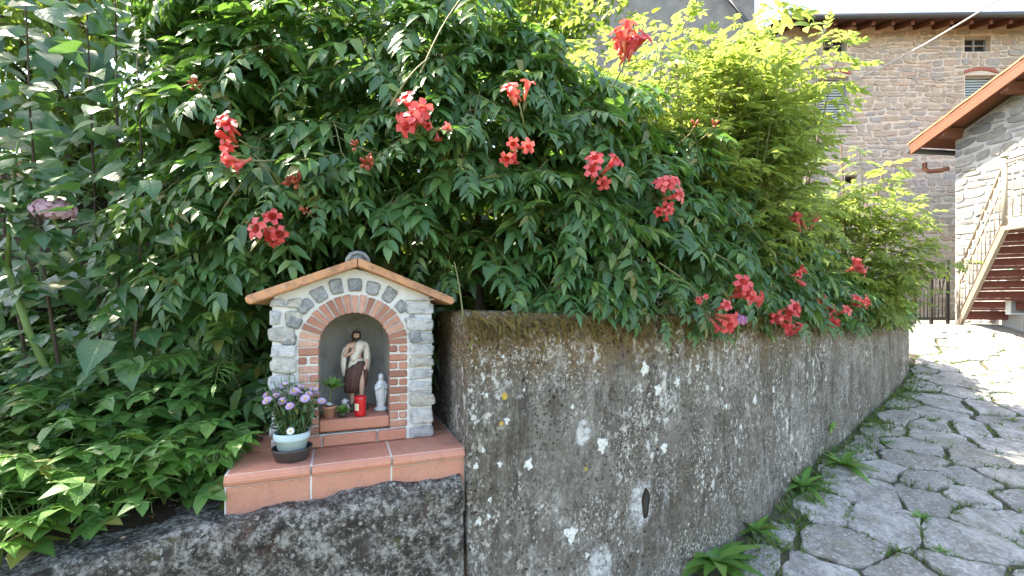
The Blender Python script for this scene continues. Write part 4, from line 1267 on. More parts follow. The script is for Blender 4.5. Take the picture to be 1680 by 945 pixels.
def build_roof():
    uc, pk = .497, 1.027; th = .036
    rf = None
    for side in (-1, 1):
        ue = .045 if side < 0 else .949; we = .846
        for j, (v0, v1) in enumerate(((FV - .062, FV + .235), (FV + .241, FV + .56))):
            mb = MB(); L = math.hypot(ue - uc, we - pk)
            d = ((ue - uc) / L, (we - pk) / L); nrm = (-d[1] * side, d[0] * side)
            if nrm[1] < 0: nrm = (-nrm[0], -nrm[1])
            secs = []
            prof = [(.004, 0), (L - .012, 0), (L, -.008), (L, -th + .008), (L - .010, -th), (.004 + (.012), -th)]
            for v in (v0, v0 + .006, v1 - .006, v1):
                k = .004 if v in (v0, v1) else 0
                secs.append([(uc + d[0] * (s - (k if s > .1 else 0)) + nrm[0] * (t + (k if t < -.01 else -k)), v, pk + d[1] * (s - (k if s > .1 else 0)) + nrm[1] * (t + (k if t < -.01 else -k))) for s, t in prof])
            secs = [[(a + random.uniform(-.0025, .0025), b + random.uniform(-.003, .003), c + random.uniform(-.0025, .0025)) for a, b, c in q] for q in secs]
            mb.loft(secs, 0, True, False)
            mb.build('roof_slab', M['roofslab'], SH)
    # half-round ridge tiles, mossy grey
    for j, (v0, v1) in enumerate(((FV - .05, FV + .26), (FV + .24, FV + .56))):
        mb = MB(); secs = []
        r0 = .052 + .004 * j
        for v, r in ((v0, r0), (v0 + .01, r0 + .004), (v1, r0 - .006)):
            out = [(uc + r * math.cos(a) * 1.0, v, pk - .018 + r * math.sin(a) * .95) for a in np.linspace(-.15, math.pi + .15, 11)]
            inn = [(uc + (r - .014) * math.cos(a), v, pk - .018 + (r - .014) * math.sin(a) * .95) for a in np.linspace(math.pi + .15, -.15, 11)]
            secs.append(out + inn)
        mb.loft(secs, 0, True, True)
        mb.build('ridge_tile', M['darkstone'], SH)
    mb = MB(); mb.loft([[(uc + r * math.cos(a), v, pk - .022 + r * math.sin(a)) for a in np.linspace(0, math.pi, 9)] for v, r in ((FV - .046, .042), (FV + .5, .042))], 0, True, True)
    mb.build('ridge_mortar', M['darkstone'], SH)
build_roof()

# ------------------------------------------------------------------ things in the niche and on the base
def ell(cx, cyy, z, rx, ry, n=16, fold=0.0, k=6, ph=0.0):
    return [(cx + rx * math.cos(2 * math.pi * i / n) * (1 + fold * math.sin(k * 2 * math.pi * i / n + ph)), cyy + ry * math.sin(2 * math.pi * i / n) * (1 + fold * math.sin(k * 2 * math.pi * i / n + ph)), z) for i in range(n)]

def build_statue():
    S = .385
    root = empty('statue', shrine_w(.497, FV + .175, .2875), RZ, 'painted statue of a bearded man in white and brown cloth standing in the niche', 'statue')
    J = {'pel': (0, 0, .54, .072, .052), 'spi': (0, .005, .63, .066, .048), 'che': (0, 0, .735, .082, .056), 'upc': (0, .003, .795, .07, .045), 'nek': (0, .0, .845, .030, .030),
         'jaw': (0, -.010, .882, .038, .042), 'hed': (0, -.004, .925, .045, .052), 'top': (0, .004, .962, .034, .040), 'nos': (0, -.060, .912, .008, .009), 'chn': (0, -.046, .882, .016, .014),
         'shr': (-.098, 0, .800, .040, .040), 'elr': (-.150, -.015, .655, .030, .030), 'wrr': (-.068, -.085, .700, .021, .021), 'har': (-.038, -.098, .728, .022, .014),
         'shl': (.098, 0, .800, .040, .040), 'ell': (.148, .005, .650, .030, .030), 'wrl': (.120, -.060, .540, .020, .020), 'hal': (.105, -.085, .515, .022, .014),
         'hir': (-.05, 0, .50, .056, .056), 'knr': (-.055, -.015, .29, .040, .040), 'anr': (-.052, .012, .07, .022, .024), 'tor': (-.062, -.055, .035, .022, .014),
         'hil': (.05, 0, .50, .056, .056), 'knl': (.066, -.040, .29, .040, .040), 'anl': (.058, -.010, .07, .022, .024), 'tol': (.075, -.075, .035, .022, .014)}
    E = [('pel', 'spi'), ('spi', 'che'), ('che', 'upc'), ('upc', 'nek'), ('nek', 'jaw'), ('jaw', 'hed'), ('hed', 'top'), ('hed', 'nos'), ('jaw', 'chn'),
         ('upc', 'shr'), ('shr', 'elr'), ('elr', 'wrr'), ('wrr', 'har'), ('upc', 'shl'), ('shl', 'ell'), ('ell', 'wrl'), ('wrl', 'hal'),
         ('pel', 'hir'), ('hir', 'knr'), ('knr', 'anr'), ('anr', 'tor'), ('pel', 'hil'), ('hil', 'knl'), ('knl', 'anl'), ('anl', 'tol')]
    for h, dirs in (('har', [(-.018, -.004, .030), (-.006, -.004, .040), (.006, -.004, .038), (.017, -.003, .028), (.024, .002, .008)]), ('hal', [(-.014, -.006, -.028), (-.004, -.008, -.034), (.007, -.008, -.033), (.016, -.006, -.026), (-.022, -.008, -.008)])):
        for i, dd in enumerate(dirs):
            b = J[h]; J[h + str(i)] = (b[0] + dd[0], b[1] + dd[1], b[2] + dd[2], .0075, .0075); E.append((h, h + str(i)))
    keys = list(J)
    bm = bmesh.new(); lay = bm.verts.layers.skin.verify(); vv = {}
    for k in keys:
        x, y, z, a, b = J[k]; v = bm.verts.new((x * S, y * S, z * S + .018)); v[lay].radius = (a * S, b * S); v[lay].use_root = (k == 'pel'); vv[k] = v
    for a, b in E: bm.edges.new((vv[a], vv[b]))
    me = bpy.data.meshes.new('body'); bm.to_mesh(me); bm.free(); me.materials.append(M['skin'])
    o = mobj('body', me, root)
    sk = o.modifiers.new('skin', 'SKIN'); sk.use_smooth_shade = True
    ss = o.modifiers.new('smooth', 'SUBSURF'); ss.levels = 1; ss.render_levels = 2
    def P(secs): return [[(x * S, y * S, z * S + .018) for x, y, z in q] for q in secs]
    h = MB(); h.loft(P([ell(0, .030, .862, .050, .040), ell(0, .020, .90, .060, .052), ell(0, .012, .94, .060, .058), ell(0, .010, .975, .044, .048), ell(0, .010, .990, .012, .014)]))
    h.build('hair', M['hair'], root)
    h = MB(); h.loft(P([ell(0, -.046, .838, .010, .010), ell(0, -.046, .855, .026, .020), ell(0, -.034, .880, .040, .030), ell(0, -.024, .898, .043, .030)])); h.build('beard', M['hair'], root)
    for x in (-.019, .019):
        e = MB(); e.lathe([(.0005, -.005 * S), (.006 * S, 0), (.0005, .005 * S)], 8, 0, (x * S, -.053 * S, .928 * S + .018)); e.build('eye', M['hair'], root)
    # white cloth: wrapped round the waist and carried over the viewer's right shoulder
    c = MB(); c.loft(P([ell(.0, 0, .44, .105, .085, 24, .05, 7), ell(0, 0, .50, .108, .086, 24, .05, 7, .4), ell(0, 0, .56, .096, .074, 24, .04, 7, .8), ell(.004, 0, .615, .082, .064, 24, .03, 7)])); 
    band = []
    for t in np.linspace(0, 1, 9):
        cx = -.045 + .145 * t; cz = .60 + .235 * math.sin(t * math.pi * .5); fy = -.072 - .006 * math.sin(t * math.pi) + .075 * max(0, t - .72) / .28
        wdt = .050 + .022 * t
        band.append([(cx - wdt * .75, fy + .004, cz + wdt * .55), (cx - wdt * .2, fy - .010, cz + wdt * .15), (cx + wdt * .35, fy - .004, cz - wdt * .25), (cx + wdt * .85, fy + .020, cz - wdt * .6), (cx + wdt * .8, fy + .030, cz - wdt * .5), (cx - wdt * .7, fy + .020, cz + wdt * .5)])
    c.loft(P(band)); 
    c.loft(P([ell(.128, .02, .44, .030, .045, 12, .08, 4), ell(.135, .015, .58, .042, .055, 12, .08, 4), ell(.132, .01, .70, .046, .056, 12, .05, 4), ell(.11, .005, .80, .050, .052, 12, .03, 4), ell(.09, .004, .842, .030, .034, 12)]))
    c.loft(P([ell(-.150, .03, .40, .022, .036, 12, .08, 4), ell(-.158, .02, .54, .034, .046, 12, .08, 4), ell(-.150, .012, .66, .040, .050, 12, .06, 4), ell(-.115, .012, .775, .046, .050, 12, .04, 4)]))
    c.build('white_cloth', M['cloth_white'], root)
    b = MB(); b.loft(P([ell(-.052, .0, .185, .085, .080, 28, .10, 7), ell(-.050, -.006, .28, .098, .088, 28, .09, 7, .3), ell(-.040, -.012, .38, .108, .092, 28, .08, 7, .7), ell(-.015, -.012, .47, .112, .094, 28, .06, 7, 1.0), ell(.020, -.016, .545, .090, .080, 28, .05, 7, 1.4), ell(.045, -.030, .595, .045, .052, 28, .05, 7, 1.4)]))
    b.loft(P([ell(.112, -.04, .26, .014, .020, 10), ell(.118, -.04, .38, .026, .034, 10, .1, 3), ell(.112, -.045, .47, .030, .036, 10, .1, 3), ell(.10, -.05, .53, .020, .024, 10)]))
    b.build('brown_cloth', M['cloth_brown'], root)
    g = MB(); g.loft([ell(0, 0, 0, .058, .048, 18, .06, 5), ell(0, 0, .012, .056, .046, 18, .07, 5, .5), ell(0, 0, .026, .050, .040, 18, .08, 5, 1)]); g.build('plinth', M['rock_dark'], root)
    t = MB(); t.loft(P([ell(-.03, .075, .0, .040, .035, 10, .1, 3), ell(-.035, .07, .18, .032, .030, 10, .12, 3), ell(-.03, .07, .34, .028, .026, 10, .1, 3)])); t.build('tree_stump', M['rock_dark'], root)
build_statue()

def build_madonna():
    S = .185
    root = empty('statuette', shrine_w(.612, FV + .12, .2875), RZ, 'small white statuette of a veiled woman praying at the side of the niche', 'statuette')
    m = MB()
    secs = []
    for z, rx, ry, f, cy_ in ((.0, .17, .14, .04, 0), (.06, .175, .145, .06, 0), (.09, .13, .11, .10, 0), (.11, .105, .09, .10, 0), (.25, .115, .095, .10, 0), (.42, .13, .10, .08, -.005), (.55, .15, .105, .05, -.01), (.65, .15, .10, .04, 0), (.74, .125, .085, .02, .005), (.80, .075, .065, .0, .005), (.84, .062, .062, 0, .0), (.90, .074, .078, 0, 0), (.95, .066, .07, 0, .004), (.985, .035, .04, 0, .008), (.998, .006, .006, 0, .008)):
        secs.append([(x * S, y * S, zz * S) for x, y, zz in ell(0, cy_, z, rx, ry, 18, f, 6, z * 4)])
    m.loft(secs)
    m.build('robe', M['white_ceramic'], root)
    f = MB(); f.loft([[(x * S, y * S, z * S) for x, y, z in q] for q in (ell(0, -.050, .835, .012, .012, 10), ell(0, -.052, .855, .034, .030, 10), ell(0, -.052, .89, .040, .036, 10), ell(0, -.045, .925, .030, .030, 10), ell(0, -.03, .945, .008, .01, 10))]); f.build('face', M['white_ceramic'], root)
    for s in (-1, 1):
        a = MB(); a.tube([(s * .13 * S, -.02 * S, .70 * S), (s * .14 * S, -.07 * S, .58 * S), (s * .06 * S, -.12 * S, .60 * S), (s * .012 * S, -.135 * S, .66 * S), (s * .008 * S, -.125 * S, .735 * S)], [.035 * S, .04 * S, .032 * S, .020 * S, .008 * S], 8); a.build('arm', M['white_ceramic'], root)
    for s in (-1, 1):
        a = MB(); a.tube([(s * .10 * S, -.03 * S, .78 * S), (s * .13 * S, -.055 * S, .5 * S), (s * .11 * S, -.06 * S, .2 * S)], [.018 * S, .026 * S, .012 * S], 6); a.build('veil_fold', M['white_ceramic'], root)
build_madonna()

def build_candle():
    root = empty('votive_candle', shrine_w(.510, FV + .035, .287), RZ, 'red plastic votive candle standing in front of the painted statue', 'candle')
    m = MB(); m.lathe([(.020, 0), (.0245, .002), (.026, .012), (.026, .070), (.027, .078), (.0275, .092), (.026, .094), (.022, .095), (.021, .080)], 22); m.build('cup', M['candle_red'], root)
    m = MB(); m.lathe([(.0205, .078), (.0205, .086), (.004, .0865), (.001, .088)], 18); m.build('lid', M['candle_lid'], root)
    # pale sticker on the front-left of the cup
    m = MB(); k = 6; v = []
    for z in (.030, .062):
        for i in range(k + 1):
            a = R(200 + i * 9); v.append((.0264 * math.cos(a), .0264 * math.sin(a), z))
    m.add(v, [(i, i + 1, k + 2 + i, k + 1 + i) for i in range(k)]); m.build('sticker', M['paper'], root)
build_candle()

def build_lamb():
    root = empty('lamb_figure', shrine_w(.445, FV + .13, .287), RZ, 'small white lamb figure at the feet of the painted statue', 'figurine')
    m = MB(); m.loft([[(x, y, z) for x, y, z in ell(0, 0, z, rx, ry, 14, .06, 5, z * 90)] for z, rx, ry in ((0, .018, .02), (.012, .020, .022), (.03, .019, .020), (.042, .015, .016), (.050, .008, .01))]); m.build('body', M['white_ceramic'], root)
    m = MB(); m.loft([[(-.004 + x, y - .014, z) for x, y, z in ell(0, 0, z, r, r * 1.1, 12)] for z, r in ((.040, .006), (.048, .013), (.058, .014), (.068, .010), (.072, .003))]); m.build('head', M['white_ceramic'], root)
    for s in (-1, 1):
        m = MB(); m.tube([(s * .010, -.012, .062), (s * .020, -.014, .058)], [.005, .002], 6); m.build('ear', M['white_ceramic'], root)
build_lamb()

# ------------------------------------------------------------------ leaf templates (numpy)
def leaflet(L, Wd, droop=.25, fold=.25, rich=False, shape='ovate', seed=0):
    """one blade along +Y, face up +Z, folded along its midrib; returns V, T, UV"""
    rr = random.Random(seed)
    if shape == 'ovate': prof = [(.14, .72), (.38, 1.0), (.66, .66), (.84, .27)] if rich else [(.22, .92), (.62, .74)]
    elif shape == 'heart': prof = [(.04, .55), (.2, .98), (.45, 1.0), (.7, .68), (.88, .28)] if rich else [(.16, .95), (.5, .92), (.8, .42)]
    else: prof = [(.25, .9), (.55, 1.0), (.82, .5)] if rich else [(.3, 1.0), (.7, .8)]
    V = [(0, 0, 0)]; U = [(.5, 0)]
    for t, w in prof:
        z = -droop * L * t * t
        for sx in (-1, 0, 1):
            ww = Wd * .5 * w * (1 + (rr.uniform(-.10, .10) if sx and rich else 0))
            V.append((sx * ww, L * t + (abs(sx) * -.02 * L), z + abs(sx) * fold * ww + (rr.uniform(-.02, .02) * L if sx and rich else 0))); U.append((.5 + sx * .5, t))
    V.append((rr.uniform(-.03, .03) * L, L, -droop * L * 1.05)); U.append((.5, 1))
    T = [(0, 2, 1), (0, 3, 2)]
    m = len(prof)
    for i in range(m - 1):
        a = 1 + 3 * i
        T += [(a, a + 1, a + 4), (a, a + 4, a + 3), (a + 1, a + 2, a + 5), (a + 1, a + 5, a + 4)]
    a = 1 + 3 * (m - 1); e = len(V) - 1
    T += [(a, a + 1, e), (a + 1, a + 2, e)]
    return np.array(V, float), np.array(T, int), np.array(U, float)

def rotm(y, n):
    """3x3 with columns x, y(dir), z(normal hint)"""
    y = np.array(y, float); y /= np.linalg.norm(y)
    x = np.cross(y, n); l = np.linalg.norm(x)
    if l < 1e-4: x = np.cross(y, (1, .3, .2)); l = np.linalg.norm(x)
    x /= l; z = np.cross(x, y)
    return np.stack([x, y, z], 1)

class Geo:
    def __init__(s): s.V, s.T, s.U, s.MI, s.n = [], [], [], [], 0
    def add(s, V, T, U, mi=0):
        s.V.append(V); s.T.append(T + s.n); s.U.append(U); s.MI.append(np.full(len(T), mi)); s.n += len(V)
    def tube(s, path, r0, r1, mi=1, k=3):
        P = np.array(path, float); n = len(P); V = []
        for i in range(n):
            t = P[min(i + 1, n - 1)] - P[max(i - 1, 0)]; A = rotm(t, (0.01, .02, 1)); r = r0 + (r1 - r0) * i / (n - 1)
            for j in range(k): a = 2 * math.pi * j / k; V.append(P[i] + A[:, 0] * math.cos(a) * r + A[:, 2] * math.sin(a) * r)
        T = []
        for i in range(n - 1):
            for j in range(k): a, b, c, d = i * k + j, i * k + (j + 1) % k, (i + 1) * k + (j + 1) % k, (i + 1) * k + j; T += [(a, b, c), (a, c, d)]
        s.add(np.array(V), np.array(T), np.full((len(V), 2), .25), mi)
    def arr(s): return np.concatenate(s.V), np.concatenate(s.T), np.concatenate(s.U), np.concatenate(s.MI)

def compound(L, pairs, LL, LW, rich=False, droop=.35, spread=62, seed=0, shape='ovate', terminal=True, base=.22):
    """pinnate leaf: rachis along +Y with opposite leaflets and one at the tip"""
    rr = random.Random(seed); g = Geo()
    def rp(t): return np.array((math.sin(t * 2 + seed) * .03 * L, L * t * (1 - .1 * t * droop), -droop * L * t * t * .6))
    g.tube([rp(t) for t in (0, .35, .7, 1)], L * .009, L * .004, 1, 3)
    ts = [base + (1 - base - .05) * i / max(pairs - 1, 1) * .95 for i in range(pairs)]
    for i, t in enumerate(ts):
        sz = (.75 + .5 * math.sin(math.pi * (i + .8) / (pairs + .6))) * rr.uniform(.88, 1.1)
        for sx in (-1, 1):
            a = R(spread + rr.uniform(-12, 12) - 14 * t); dz = rr.uniform(-.35, -.02)
            d = (sx * math.sin(a), math.cos(a), dz); nn = (sx * rr.uniform(-.15, .25), rr.uniform(-.2, .2), 1)
            V, T, U = leaflet(LL * sz, LW * sz, rr.uniform(.12, .45), rr.uniform(.15, .4), rich, shape, rr.randint(0, 9999))
            A = rotm(d, nn); g.add(V @ A.T + rp(t), T, U, 0)
    if terminal:
        V, T, U = leaflet(LL * 1.05, LW * 1.05, .3, .25, rich, shape, seed + 5); A = rotm((0, 1, -.35 * droop - .2), (0, 0, 1)); g.add(V @ A.T + rp(.99), T, U, 0)
    return g.arr()

def single(L, Wd, rich=False, seed=0, shape='heart'):
    g = Geo(); rr = random.Random(seed)
    st = L * .28
    g.tube([(0, 0, 0), (0, st * .5, .0), (0, st, -.01 * L)], L * .012, L * .009, 1, 3)
    V, T, U = leaflet(L, Wd, rr.uniform(.12, .4), rr.uniform(.08, .3), rich, shape, seed); g.add(V + np.array((0, st, -.01 * L)), T, U, 0)
    return g.arr()

def trifoliate(L, seed=0, rich=False, n=3):
    g = Geo(); rr = random.Random(seed)
    st = L * .9
    g.tube([(0, 0, 0), (0, st * .6, .12 * L), (0, st, .1 * L)], L * .016, L * .010, 1, 3)
    o = np.array((0, st, .1 * L))
    for k in range(n):
        a = (k - (n - 1) / 2) * R(62 if n == 3 else 48) + rr.uniform(-.12, .12)
        V, T, U = leaflet(L * rr.uniform(.85, 1.1), L * .64, rr.uniform(.15, .4), rr.uniform(.1, .3), rich, 'ovate', rr.randint(0, 9999))
        A = rotm((math.sin(a), math.cos(a), -.1), (0, 0, 1)); g.add(V @ A.T + o, T, U, 0)
    return g.arr()

def scatter_leaves(temps, places, g=None):
    """places: list of (template index, 3x3, position, scale) -> one big Geo"""
    g = g or Geo()
    by = {}
    for k, A, p, s in places: by.setdefault(k, []).append((A * s, p))
    for k, lst in by.items():
        V, T, U, MI = temps[k]
        A = np.array([a for a, _ in lst]); P = np.array([p for _, p in lst])
        VV = np.einsum('kij,nj->kni', A, V) + P[:, None, :]
        n = len(V); K = len(lst)
        TT = (T[None] + (np.arange(K) * n)[:, None, None]).reshape(-1, 3)
        g.V.append(VV.reshape(-1, 3)); g.T.append(TT + g.n); g.U.append(np.tile(U, (K, 1))); g.MI.append(np.tile(MI, K)); g.n += K * n
    return g

def pick_nearest(places, limit, bins=(26, 14), per=1):
    """indices of the leaves nearest the viewer, spread over the view"""
    best = {}
    for i, (k, A, p, s) in enumerate(places):
        c = p + A[:, 1] * .08 * s
        if c[1] < .6: continue
        px = CX + FPX * c[0] / c[1]; py = HY - FPX * (c[2] - EYE) / c[1]
        if not (-20 < px < 1700 and -20 < py < 965): continue
        b = (int(px / 1680 * bins[0] * 2), int(py / 945 * bins[1] * 2))
        best.setdefault(b, []).append((c[1], i))
    out = []
    for b in best.values():
        b.sort(); out += b[:per]
    random.shuffle(out)
    return [i for _, i in out[:limit]]

def place_parts(name, meshes, places, idx, root):
    for i in idx:
        k, A, p, s = places[i]
        o = mobj(name, meshes[k], root)
        m = Matrix(((A * s)).tolist()).to_4x4(); m.translation = Vector(p) - root.location
        o.matrix_local = m

def mass(name, g, mats, root, stuff=True):
    V, T, U, MI = g.arr()
    V = V - np.array(root.location) if root is not None else V
    o = mobj(name, np_mesh(name, V, T, mats, U, MI), root)
    if stuff: o['kind'] = 'stuff'
    return o

rnd = random.uniform
def rvec(s): return np.array((rnd(-s, s), rnd(-s, s), rnd(-s, s)))

# ------------------------------------------------------------------ trumpet vine over the wall
HP = densify([(-2.3, 2.45), (-1.75, 2.12), (-1.2, 1.98), (-.7, 2.04), (-.15, 2.10), (.45, 2.30), (1.05, 2.62), (1.79, 3.14), (2.62, 3.83), (3.54, 4.55), (5.38, 6.06), (5.92, 6.6)], .02, 4)
HT = np.gradient(HP, axis=0); HT /= np.linalg.norm(HT, axis=1)[:, None]
HN = np.stack([HT[:, 1], -HT[:, 0]], 1)
HA = np.r_[0, np.cumsum(np.linalg.norm(np.diff(HP, axis=0), axis=1))]

def vine_low(x): return float(np.interp(x, [-2.3, -1.35, -1.2, -.72, -.25, -.1, .7, 1.2, 2.0, 4, 6], [1.5, 1.66, 1.88, 2.04, 1.88, 1.64, 1.58, 1.52, 1.50, 1.50, 1.50]))
def vine_top(x): return float(np.interp(x, [-2.3, 0, .45, 1.0, 1.5, 2.25, 3.3, 4.3, 6], [3.6, 3.35, 3.05, 2.85, 2.75, 2.5, 2.1, 1.85, 1.8]))

VT = [compound(rnd(.20, .31), random.choice((3, 3, 4, 5)), rnd(.078, .125), rnd(.038, .056), False, rnd(.25, .6), 60, i) for i in range(7)]
VTR = [compound(rnd(.20, .31), random.choice((3, 3, 4, 5)), rnd(.078, .125), rnd(.038, .056), True, rnd(.25, .6), 60, 50 + i) for i in range(7)]
def mesh_of(arr, mats, name='leaf'):
    V, T, U, MI = arr
    return np_mesh(name, V, T, mats, U, MI)

VINE_MATS = [M['leaf_vine'], M['stem_vine']]
VINE = empty('trumpet_vine', (.6, 2.75, 1.45), 0, 'dark green trumpet vine with red flowers sprawling over the wall and shrine', 'vine')

def shoot(start, ctrl, end, nodes, temps_n, places, stems, scale=1.0, out=(0, -1, 0), r=.004):
    a, b, c = [np.array(x, float) for x in (start, ctrl, end)]
    pts = [a * (1 - t) ** 2 + b * 2 * t * (1 - t) + c * t * t for t in np.linspace(0, 1, 9)]
    stems.append((pts, r))
    for i in range(nodes):
        t = .22 + .78 * i / max(nodes - 1, 1)
        p = a * (1 - t) ** 2 + b * 2 * t * (1 - t) + c * t * t
        tan = 2 * (1 - t) * (b - a) + 2 * t * (c - b); tan /= np.linalg.norm(tan)
        lat = np.cross(tan, (0, 0, 1)); lat /= (np.linalg.norm(lat) + 1e-6)
        tw = rnd(-.5, .5)
        for sx in (-1, 1):
            d = lat * sx * math.cos(tw) + np.array((0, 0, 1)) * math.sin(tw) * sx * .6 + tan * rnd(.25, .8) + rvec(.2) + np.array((0, 0, -.12))
            nrm = np.array((0, 0, 1.0)) + np.array(out) * rnd(.0, .8) + rvec(.4)
            places.append((random.randrange(temps_n), rotm(d, nrm), p, scale * rnd(.75, 1.15) * (1 - .35 * max(0, t - .7) / .3)))
    d = (c - b); places.append((random.randrange(temps_n), rotm(d + rvec(.1), np.array((0, 0, 1.)) + np.array(out) * .6), c, scale * rnd(.55, .8)))

def build_vine():
    places, stems = [], []
    nshoot = 300
    for i in range(nshoot):
        s = rnd(0, 1) ** 1.15 * (HA[-1]); k = int(np.searchsorted(HA, s)); k = min(k, len(HP) - 1)
        x, y = HP[k]; n = np.array((HN[k][0], HN[k][1], 0)); tg = np.array((HT[k][0], HT[k][1], 0))
        lo, hi = vine_low(x), vine_top(x)
        z = lo + (hi - lo) * rnd(0, 1) ** 1.1
        q = (z - lo) / (hi - lo)
        back = .03 + .16 * q * q + rnd(-.06, .14)
        tip = np.array((x, y, z)) - n * back
        st = tip - n * rnd(.45, .8) + np.array((0, 0, rnd(.05, .30))) + tg * rnd(-.45, .45)
        ct = (st + tip) / 2 + np.array((0, 0, rnd(.10, .26))) + n * .06
        shoot(st, ct, tip, random.randint(4, 6), len(VT), places, stems, rnd(.85, 1.15), n)
    # trailing sprays that hang over the wall top and above the shrine roof
    for (px, py, dy) in [(1090, 520, .02), (1150, 500, .0), (1110, 470, .02), (1180, 455, .02), (1260, 480, .0), (1330, 470, .0), (1040, 485, .05), (980, 470, .05), (900, 480, .12), (850, 450, .15), (1420, 480, .0), (1460, 470, 0),
                         (420, 345, 0), (300, 335, -.05), (690, 400, .25), (730, 440, .3), (330, 150, 0), (450, 300, 0), (520, 320, 0), (560, 250, 0), (640, 240, 0), (760, 260, .05), (700, 320, .15), (470, 370, .05), (860, 330, .08), (950, 340, .05), (1010, 350, .05)]:
        dx = (px - CX) / FPX; f = HP[:, 0] - dx * HP[:, 1]; k = int(np.argmin(np.abs(f)))
        n = np.array((HN[k][0], HN[k][1], 0)); tg = np.array((HT[k][0], HT[k][1], 0))
        Y = HP[k][1] + dy - .05; tip = np.array(W(px, py, Y))
        st = tip - n * rnd(.4, .6) + np.array((0, 0, rnd(.12, .35))) + tg * rnd(-.4, .4)
        ct = (st + tip) / 2 + np.array((0, 0, rnd(.12, .22))) + n * .08
        shoot(st, ct, tip, 5, len(VT), places, stems, rnd(.8, 1.0), n)
    # interior filler
    for i in range(1300):
        k = random.randrange(len(HP)); x, y = HP[k]; n = np.array((HN[k][0], HN[k][1], 0))
        lo, hi = vine_low(x) - .05, vine_top(x)
        p = np.array((x, y, rnd(lo, hi))) - n * rnd(.4, 1.2)
        places.append((random.randrange(len(VT)), rotm(rvec(1) + n * .5 + np.array((0, 0, -.2)), np.array((0, 0, 1.)) + n * .5 + rvec(.4)), p, rnd(.8, 1.2)))
    # hanging curtain behind and beside the shrine
    for i in range(420):
        u = rnd(-.55, 1.05); v = rnd(.75, 1.5)
        if .1 < u < .87 and v < .8: continue
        p = np.array(shrine_w(u, v, rnd(.1, 1.1)))
        places.append((random.randrange(len(VT)), rotm(rvec(.8) + np.array((.2, -.6, -.5)), np.array((.2, -.6, .8)) + rvec(.4)), p, rnd(.8, 1.15)))
    idx = pick_nearest(places, 300, (30, 14), 1)
    meshes = [mesh_of(t, VINE_MATS) for t in VTR]
    place_parts('leaf', meshes, places, idx, VINE)
    si = set(idx)
    g = scatter_leaves(VT, [p for i, p in enumerate(places) if i not in si])
    mass('foliage', g, VINE_MATS, VINE)
    sg = Geo()
    for pts, r in stems: sg.tube(pts, r, r * .5, 0, 4)
    # long bare shoots
    for a, b in [((690, 120), (755, 0)), ((640, 175), (705, 95)), ((398, 300), (340, 400)), ((1200, 340), (1290, 450)), ((1080, 430), (1180, 520)), ((1120, 395), (1260, 470)), ((760, 520), (745, 430))]:
        def hp(p):
            dx = (p[0] - CX) / FPX; k = int(np.argmin(np.abs(HP[:, 0] - dx * HP[:, 1]))); return np.array(W(p[0], p[1], HP[k][1] - .02))
        A, B = hp(a), hp(b); sg.tube([A + (B - A) * t + np.array((0, 0, .03 * math.sin(t * 3.1))) for t in np.linspace(0, 1, 7)], .0045, .003, 0, 5)
    V, T, U, MI = sg.arr()
    mobj('stem', np_mesh('vine_stems', V - np.array(VINE.location), T, M['stem_vine'], U, MI), VINE)
    # old trunks inside
    for (x, y, z, x1, y1, z1) in [(-.28, 2.75, 1.0, -.15, 2.55, 2.4), (.5, 3.0, 1.3, .35, 2.7, 2.7), (-.1, 3.0, 1.2, .2, 2.7, 2.8), (1.7, 3.7, 1.3, 1.5, 3.3, 2.9), (3.2, 4.9, 1.3, 3.0, 4.5, 2.6)]:
        mb = MB(); A, B = Vector((x, y, z)), Vector((x1, y1, z1)); o = VINE.location
        mb.tube([A - o, A.lerp(B, .35) + Vector((.04, .02, 0)) - o, A.lerp(B, .7) + Vector((-.03, 0, .02)) - o, B - o], [.035, .03, .024, .015], 8); mb.build('trunk', M['bark'], VINE)
    print('vine leaves', len(places))
build_vine()

# trumpet flowers
def flower_meshes():
    out = []
    for j, (L, op) in enumerate(((.072, 1.0), (.066, .85), (.060, .25))):
        mb = MB(); n = 10
        prof = [(.0035, 0, 1), (.0045, .012, 1), (.006, .02, 1), (.0085, L * .55, 1), (.0125, L * .85, 0), (.0135, L, 0)]
        secs = [[(r * math.cos(2 * math.pi * k / n), z, r * math.sin(2 * math.pi * k / n)) for k in range(n)] for r, z, _ in prof]
        mb.loft(secs[:4], 1, True, True); mb.loft(secs[3:], 0, False, True)
        if op > .5:
            ring = secs[-1]; v = list(ring)
            for k in range(5):      # five rounded lobes
                a0 = 2 * math.pi * (2 * k) / n; b = len(v)
                for da, rr, z in ((-.50, .022, L + .006), (-.26, .033, L + .003), (.26, .033, L - .003), (.50, .022, L + .006)):
                    a = a0 + da; v.append((rr * op * math.cos(a), z - .004 * rnd(0, 1.5), rr * op * math.sin(a)))
                k0, k1, k2 = (2 * k - 1) % n, 2 * k, (2 * k + 1) % n
                mb.f.append(0); mb.f.pop()
                mb.add([v[k0], v[k1], v[k2], v[b], v[b + 1], v[b + 2], v[b + 3]], [(0, 1, 4, 3), (1, 5, 4), (1, 2, 6, 5)], 0, True)
        else:
            mb.loft([secs[-1], [(x * .5, L + .01, z * .5) for x, y, z in secs[-1]]], 0, True, True)
        out.append(mb.mesh('trumpet_flower', [M['petal_red'], M['petal_orange']]))
    mb = MB(); n = 8
    mb.loft([[(r * math.cos(2 * math.pi * k / n), z, r * math.sin(2 * math.pi * k / n)) for k in range(n)] for r, z in ((.003, 0), (.005, .008), (.0065, .018), (.0055, .026), (.0015, .031))], 0, True, True)
    out.append(mb.mesh('flower_bud', [M['bud']]))
    return out
FM = flower_meshes()
